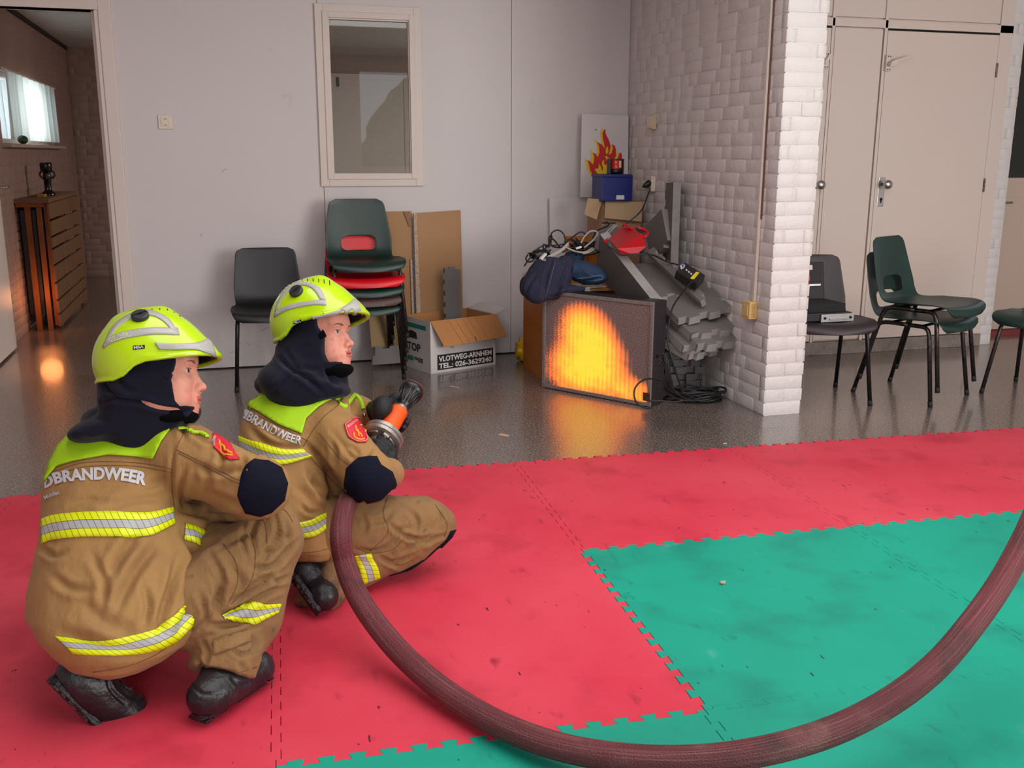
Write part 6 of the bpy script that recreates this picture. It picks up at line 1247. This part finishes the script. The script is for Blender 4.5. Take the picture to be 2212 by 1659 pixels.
plate((1415, 722, 5.40), (1490, 765, 5.24), (1480, 700, 5.60), .045, 'grey mat lying almost level on top of the low stack', (0, 1, 0, 0), flip=True)
plate((1448, 585, 5.78), (1432, 580, 5.98), (1452, 394, 5.72), .045, 'tall grey mat strip standing upright against the brick wall', (0, 0, 0, 0) if False else (0, 1, 0, 0), pitch=.045)
plate((1405, 560, 5.95), (1392, 490, 6.02), (1450, 560, 5.72), .045, 'grey mat leaning behind the red box, corner pointing up', (0, 0, 0, 1))
plate((1262, 530, 6.02), (1312, 480, 6.05), (1300, 560, 5.90), .045, 'grey mat under the cables at the top left of the heap', (0, 0, 0, 0))
e0, e1 = onz(1428, 838), onz(1527, 836); uu = (e1 - e0) / np.linalg.norm(e1 - e0)
zs = 0.0
for k in range(5):
    sh = rng.uniform(-.02, .02); toothed(e0 + uu * (sh + .01) + UZ * zs, uu, np.array([-uu[1], uu[0], 0]), np.linalg.norm(e1 - e0) - .02 - .015 * k, .62, .040, (1, 1, 0, 1), .046, .030, label='grey mat lying flat in the low stack by the bricks, %s from the floor' % ('first', 'second', 'third', 'fourth', 'fifth')[k], group=GRP); zs += .0425
# red lantern box
def hull(name, pts, m, parent, bevel=.002):
    bm = bmesh.new()
    for p in pts: bm.verts.new(tuple(p))
    bmesh.ops.convex_hull(bm, input=bm.verts); me = bpy.data.meshes.new(name); bm.to_mesh(me); bm.free(); me.materials.append(m); return link(name, me, parent)
rb = emp('red_box', D(1350, 520, 5.5), 'angular bright red plastic box with handles lying on the grey mats', 'box')
RDB = mat('red_box_plastic', '#b3101a', .35, spec=.5)
pts = [D(*p) for p in ((1333, 537, 5.38), (1343, 550, 5.40), (1373, 552, 5.40), (1396, 532, 5.42), (1388, 505, 5.48), (1315, 515, 5.56), (1345, 489, 5.66), (1374, 500, 5.62), (1318, 522, 5.70), (1392, 520, 5.70), (1350, 545, 5.66))]
hull('body', pts, RDB, rb); hull('handle', [D(*p) for p in ((1346, 482, 5.60), (1352, 483, 5.60), (1373, 495, 5.56), (1371, 500, 5.56), (1348, 488, 5.60), (1346, 482, 5.64), (1373, 495, 5.60))], RDB, rb); hull('rim', [D(*p) for p in ((1304, 520, 5.52), (1312, 514, 5.52), (1312, 528, 5.50), (1304, 520, 5.56), (1316, 530, 5.54))], RDB, rb)
MB().tube(curve_pts([D(*p) for p in ((1374, 492, 5.58), (1386, 494, 5.58), (1399, 502, 5.56), (1396, 510, 5.52), (1390, 512, 5.52))], 4), .010, 8).obj('handle', RDB, rb, smooth=True); MB().tube([D(*p) for p in ((1375, 493, 5.56), (1387, 506, 5.50))], .007, 6).obj('strap', BLACK, rb)
cable('cable', [(1314, 520, 5.36), (1313, 530, 5.36), (1325, 538, 5.36), (1340, 550, 5.36), (1375, 549, 5.36), (1410, 551, 5.40), (1440, 565, 5.48), (1465, 572, 5.46)], .0045, RUB, 'black cable looped round the red box towards the charger')
chg = emp('charger', D(1490, 590, 5.3), 'black charger with yellow label leaning between grey mats and bricks', 'device')
cp_ = [D(*p) for p in ((1479, 566, 5.42), (1524, 594, 5.34), (1506, 612, 5.26), (1460, 585, 5.34))]; nn = np.cross(cp_[1] - cp_[0], cp_[3] - cp_[0]); nn /= np.linalg.norm(nn); nn = nn if nn @ (CP - cp_[0]) < 0 else -nn
MB().poly(cp_, nn, .05).obj('case', mat('charger_plastic', '#1d1a1c', .4), chg, bevel=.006)
def cq(l, m, name, o=.002): MB().poly([onP(x, y, cp_[0] - nn * o, nn) for x, y in l], -nn, .001).obj(name, m, chg)
cq([(1504, 587), (1511, 589), (1498, 605), (1491, 601)], mat('yellow_label', '#e2c712', .5), 'yellow_label'); cq([(1469, 574), (1474, 570), (1480, 572), (1478, 579), (1471, 582)], mat('logo_white', '#cfd4dd', .5), 'logo_mark'); cq([(1471, 573), (1476, 570), (1479, 573), (1474, 576)], mat('logo_blue', '#2f78b5', .5), 'logo_mark', .0035); cq([(1472, 577), (1477, 575), (1476, 579)], mat('logo_red', '#c2303a', .5), 'logo_mark', .0035)
for k in range(3): cq([(1482 + k * 5, 581 + k * 4), (1485 + k * 5, 583 + k * 4), (1484 + k * 5, 586 + k * 4), (1481 + k * 5, 584 + k * 4)], MATS['logo_white'], 'print')
cable('cable', [(1498, 604, 5.22), (1480, 625, 5.16), (1455, 660, 5.08), (1447, 690, 5.04), (1442, 730, 5.0), (1450, 770, 4.98), (1462, 810, 4.92), (1472, 838, 4.86), (1478, 850, 4.82)], .0048, RUB, 'black cable hanging from the charger down to the floor coil')
# coil of black cable on the floor
coil = emp('cable_coil', onz(1500, 862), 'big coil of black cable on the floor against the brick partition', 'cable')
c0 = onz(1503, 864)
for k in range(15):
    rx = .17 * rng.uniform(.62, 1.0); ry = .088 * rng.uniform(.55, 1.05); ph = rng.uniform(-.15, .2) - .35; cx, cy = rng.uniform(-.03, .02), rng.uniform(-.02, .02); z0 = .008 + .0035 * k; P = []
    for q in range(40):
        a = 2 * PI * q / 40; x, y = rx * math.cos(a), ry * math.sin(a) * (1 + .15 * math.sin(2 * a + k)); P.append((min(c0[0] + cx + x * math.cos(ph) - y * math.sin(ph), XS - .012), c0[1] + cy + x * math.sin(ph) + y * math.cos(ph), max(.007, z0 + .008 * math.sin(3 * a + k))))
    MB().tube(P, .0052, 7, close=True).obj('loop', RUB, coil, smooth=True)
for k in range(8):
    q = k * 1.7; l = [(1424 + k * 2, 790 - k % 4 * 9, 5.0), (1432 + (k * 7) % 12, 770 + (k * 11) % 16, 5.0), (1440 + k * 1.5, 800 + k * 3, 4.95), (1428 + k * 4, 835 + (k * 5) % 12, 4.85), (1450 + k * 6, 855 + (k * 3) % 9, 4.78), (1475 + k * 5, 866, 4.74)]
    cable('loop', l, .0052, RUB, '', coil)
cable('cable', [(1428, 822, 4.85), (1410, 818, 4.80), (1388, 822, 4.76), (1372, 838, 4.73), (1371, 860, 4.70), (1382, 876, 4.68), (1402, 882, 4.68), (1412, 878, 4.68)], .0045, RUB, 'black cable looping in front of the flame screen corner')
cable('cable', [(1404, 866, 4.72), (1430, 866, 4.74), (1455, 868, 4.74), (1475, 866, 4.74)], .004, RUB, 'thin black cable running from the screen foot to the coil')
# ================================================================== corridor: radiator cover, gadget, curtain
PAL = mat('pallet_wood', '#7d5a3c', .8, noise=[(3, '#6e4c32', .35, .7, 4, (1, 4, 1)), (16, '#3f2b1f', .68, .78)], bump=[(40, .2, (1, 6, 1))]); PALO = mat('pallet_wood_end', '#8a4e20', .75, noise=[(4, '#6d3b18', .4, .7)])
rc = emp('radiator_cover', (-2.44, 6.0, 0), 'slatted wooden radiator cover against the left corridor wall', 'radiator cover')
RX = -2.33; RY0, RY1 = 5.18, 6.78
MB().box(-2.56, RY0 - .03, .955, RX + .005, RY1, .985).obj('top_board', PAL, rc, bevel=.003)
zt_ = .950
for k in range(8):
    hh = (.125, .115, .078, .115, .125, .125, .098, .092)[k] * .93; MB().box(RX - .018, RY0, zt_ - hh, RX, RY1 + .02, zt_).obj('slat', PAL, rc, bevel=.003); zt_ -= hh + .016
for y in (RY0 + .03, 5.9, RY1 - .1): MB().box(RX - .045, y, .03, RX - .019, y + .05, .955).obj('post', PALO, rc, bevel=.002)
MB().box(-2.50, RY0 + .0, .0, -2.46, RY0 + .03, .955).obj('end_batten', PALO, rc, bevel=.002); MB().box(-2.42, RY0 - .01, -.0, -2.385, RY0 + .03, .93).obj('end_batten', PALO, rc, bevel=.002); MB().box(-2.555, RY0 - .02, .925, RX - .03, RY0 + .0, .955).obj('end_rail', PALO, rc, bevel=.002)
for y in (RY0 + .12, RY1 - .22): MB().box(RX - .03, y, 0, RX - .005, y + .035, .1).obj('foot', PALO, rc)
MB().box(-2.545, RY0 + .06, .12, -2.44, RY1 - .05, .90).obj('radiator', mat('dark_radiator', '#211d1c', .5), rc)
gd = emp('hand_pump', (-2.41, 5.75, .985), 'black metal coupling tool standing on the radiator cover', 'tool')
T = Matrix.Translation((-2.41, 5.75, .985)); BG = mat('black_gloss', '#0b0a0b', .25)
MB().lathe([(.05, 0), (.052, .02), (.03, .04), (.026, .05), (.028, .12), (.034, .13), (.030, .16), (.026, .175), (.036, .19), (.045, .20), (.046, .245), (.040, .258), (.001, .26)], 24, T, cap=False).obj('body', BG, gd, smooth=True)
MB().tube([T @ Vector((.055 * math.cos(a), .02, .165 + .035 * math.sin(a))) for a in np.linspace(0, 2 * PI, 20, endpoint=False)], .007, 8, close=True).obj('ring_handle', BG, gd, smooth=True); MB().tube([T @ Vector((0, .06 * math.cos(a), .045 + .05 * math.sin(a))) for a in np.linspace(0, 2 * PI, 20, endpoint=False)], .007, 8, close=True).obj('ring_handle', BG, gd, smooth=True)
tag(MB().box(-2.45, 5.45, .986, -2.40, 5.60, 1.006).obj('sponge', mat('yellow_sponge', '#a87c12', .8), bevel=.004), 'small yellow block on the radiator cover', 'sponge')
cu = emp('curtain', (-2.5, 6.2, 1.9), 'pale striped half curtain hanging before the corridor window', 'curtain')
def cur(y0, y1, name, seed):
    b = MB(); nu_, nv_ = 90, 12
    for i in range(nu_ + 1):
        for j in range(nv_ + 1):
            t = i / nu_; y = y0 + (y1 - y0) * t; x = -2.515 + .020 * math.sin(t * 26 + seed) * (.4 + .6 * j / nv_) + .010 * math.sin(t * 61 + seed * 2); b.v.append((x, y, 1.888 - .478 * j / nv_))
    w_ = nv_ + 1; b.f = [(i * w_ + j, i * w_ + j + 1, (i + 1) * w_ + j + 1, (i + 1) * w_ + j) for i in range(nu_) for j in range(nv_)]
    b.obj(name, CURT, cu, smooth=True)
CURT = mat('sheer_striped_curtain', '#c9cfc6', .8, noise=[(14, '#8f948f', .48, .62, 2, (0, 1, 0)), (5, '#dfe3dc', .45, .7, 2, (0, 1, 0))], trans=0); CURT.node_tree.nodes['Principled BSDF'].inputs['Emission Strength'].default_value = 0
nt_ = CURT.node_tree; tb = nt_.nodes.new('ShaderNodeBsdfTranslucent'); tb.inputs[0].default_value = rgb('#e8ece4'); ms = nt_.nodes.new('ShaderNodeMixShader'); ms.inputs[0].default_value = .55; out = nt_.nodes['Material Output']; nt_.links.new(nt_.nodes['Principled BSDF'].outputs[0], ms.inputs[1]); nt_.links.new(tb.outputs[0], ms.inputs[2]); nt_.links.new(ms.outputs[0], out.inputs[0])
cur(5.06, 6.18, 'drape', 1); cur(6.2, 7.32, 'drape', 4); MB().tube([(-2.515, 5.0, 1.895), (-2.515, 7.36, 1.895)], .007, 8).obj('rail', FRAME, cu)
tag(MB().lathe([(.03, 0), (.031, .01), (.031, .07), (.012, .10), (.011, .12), (.001, .121)], 16, Matrix.Translation((-2.47, 5.28, 1.41)) @ Matrix.Rotation(PI / 2, 4, 'X'), cap=False).obj('bottle', mat('green_bottle', '#123d2c', .2), smooth=True), 'small dark green bottle lying on the corridor window sill', 'bottle')
# hedge and paving in the yard behind the photographer, mirrored in the window glass
YARD = mat('yard_paving', '#77726c', .9); st(MB().box(-6, -14, -.1, 10, -4.7, -.02), 'ground_yard', YARD)
hd = Sdf((-3.5, -9.4, -.1), (6.2, -7.2, 3.4), .12); [hd.ell((rng.uniform(-3, 5.6), rng.uniform(-8.6, -8.0), rng.uniform(.3, 1.6)), (rng.uniform(.5, 1.0), .55, rng.uniform(.6, 1.1)), k=.2) for _ in range(26)]
V, Q = hd.mesh(); V = cloth_noise(V, vnormals(V, Q), .22, 2.2, 4.0); o = link('hedge', smesh('hedge', V, Q, mat('hedge_leaves', '#3c5a22', .8, noise=[(9, '#8fae52', .5, .62), (22, '#16220e', .5, .6)]))); tag(o, 'green hedge in the yard outside, mirrored faintly in the window glass', 'hedge')
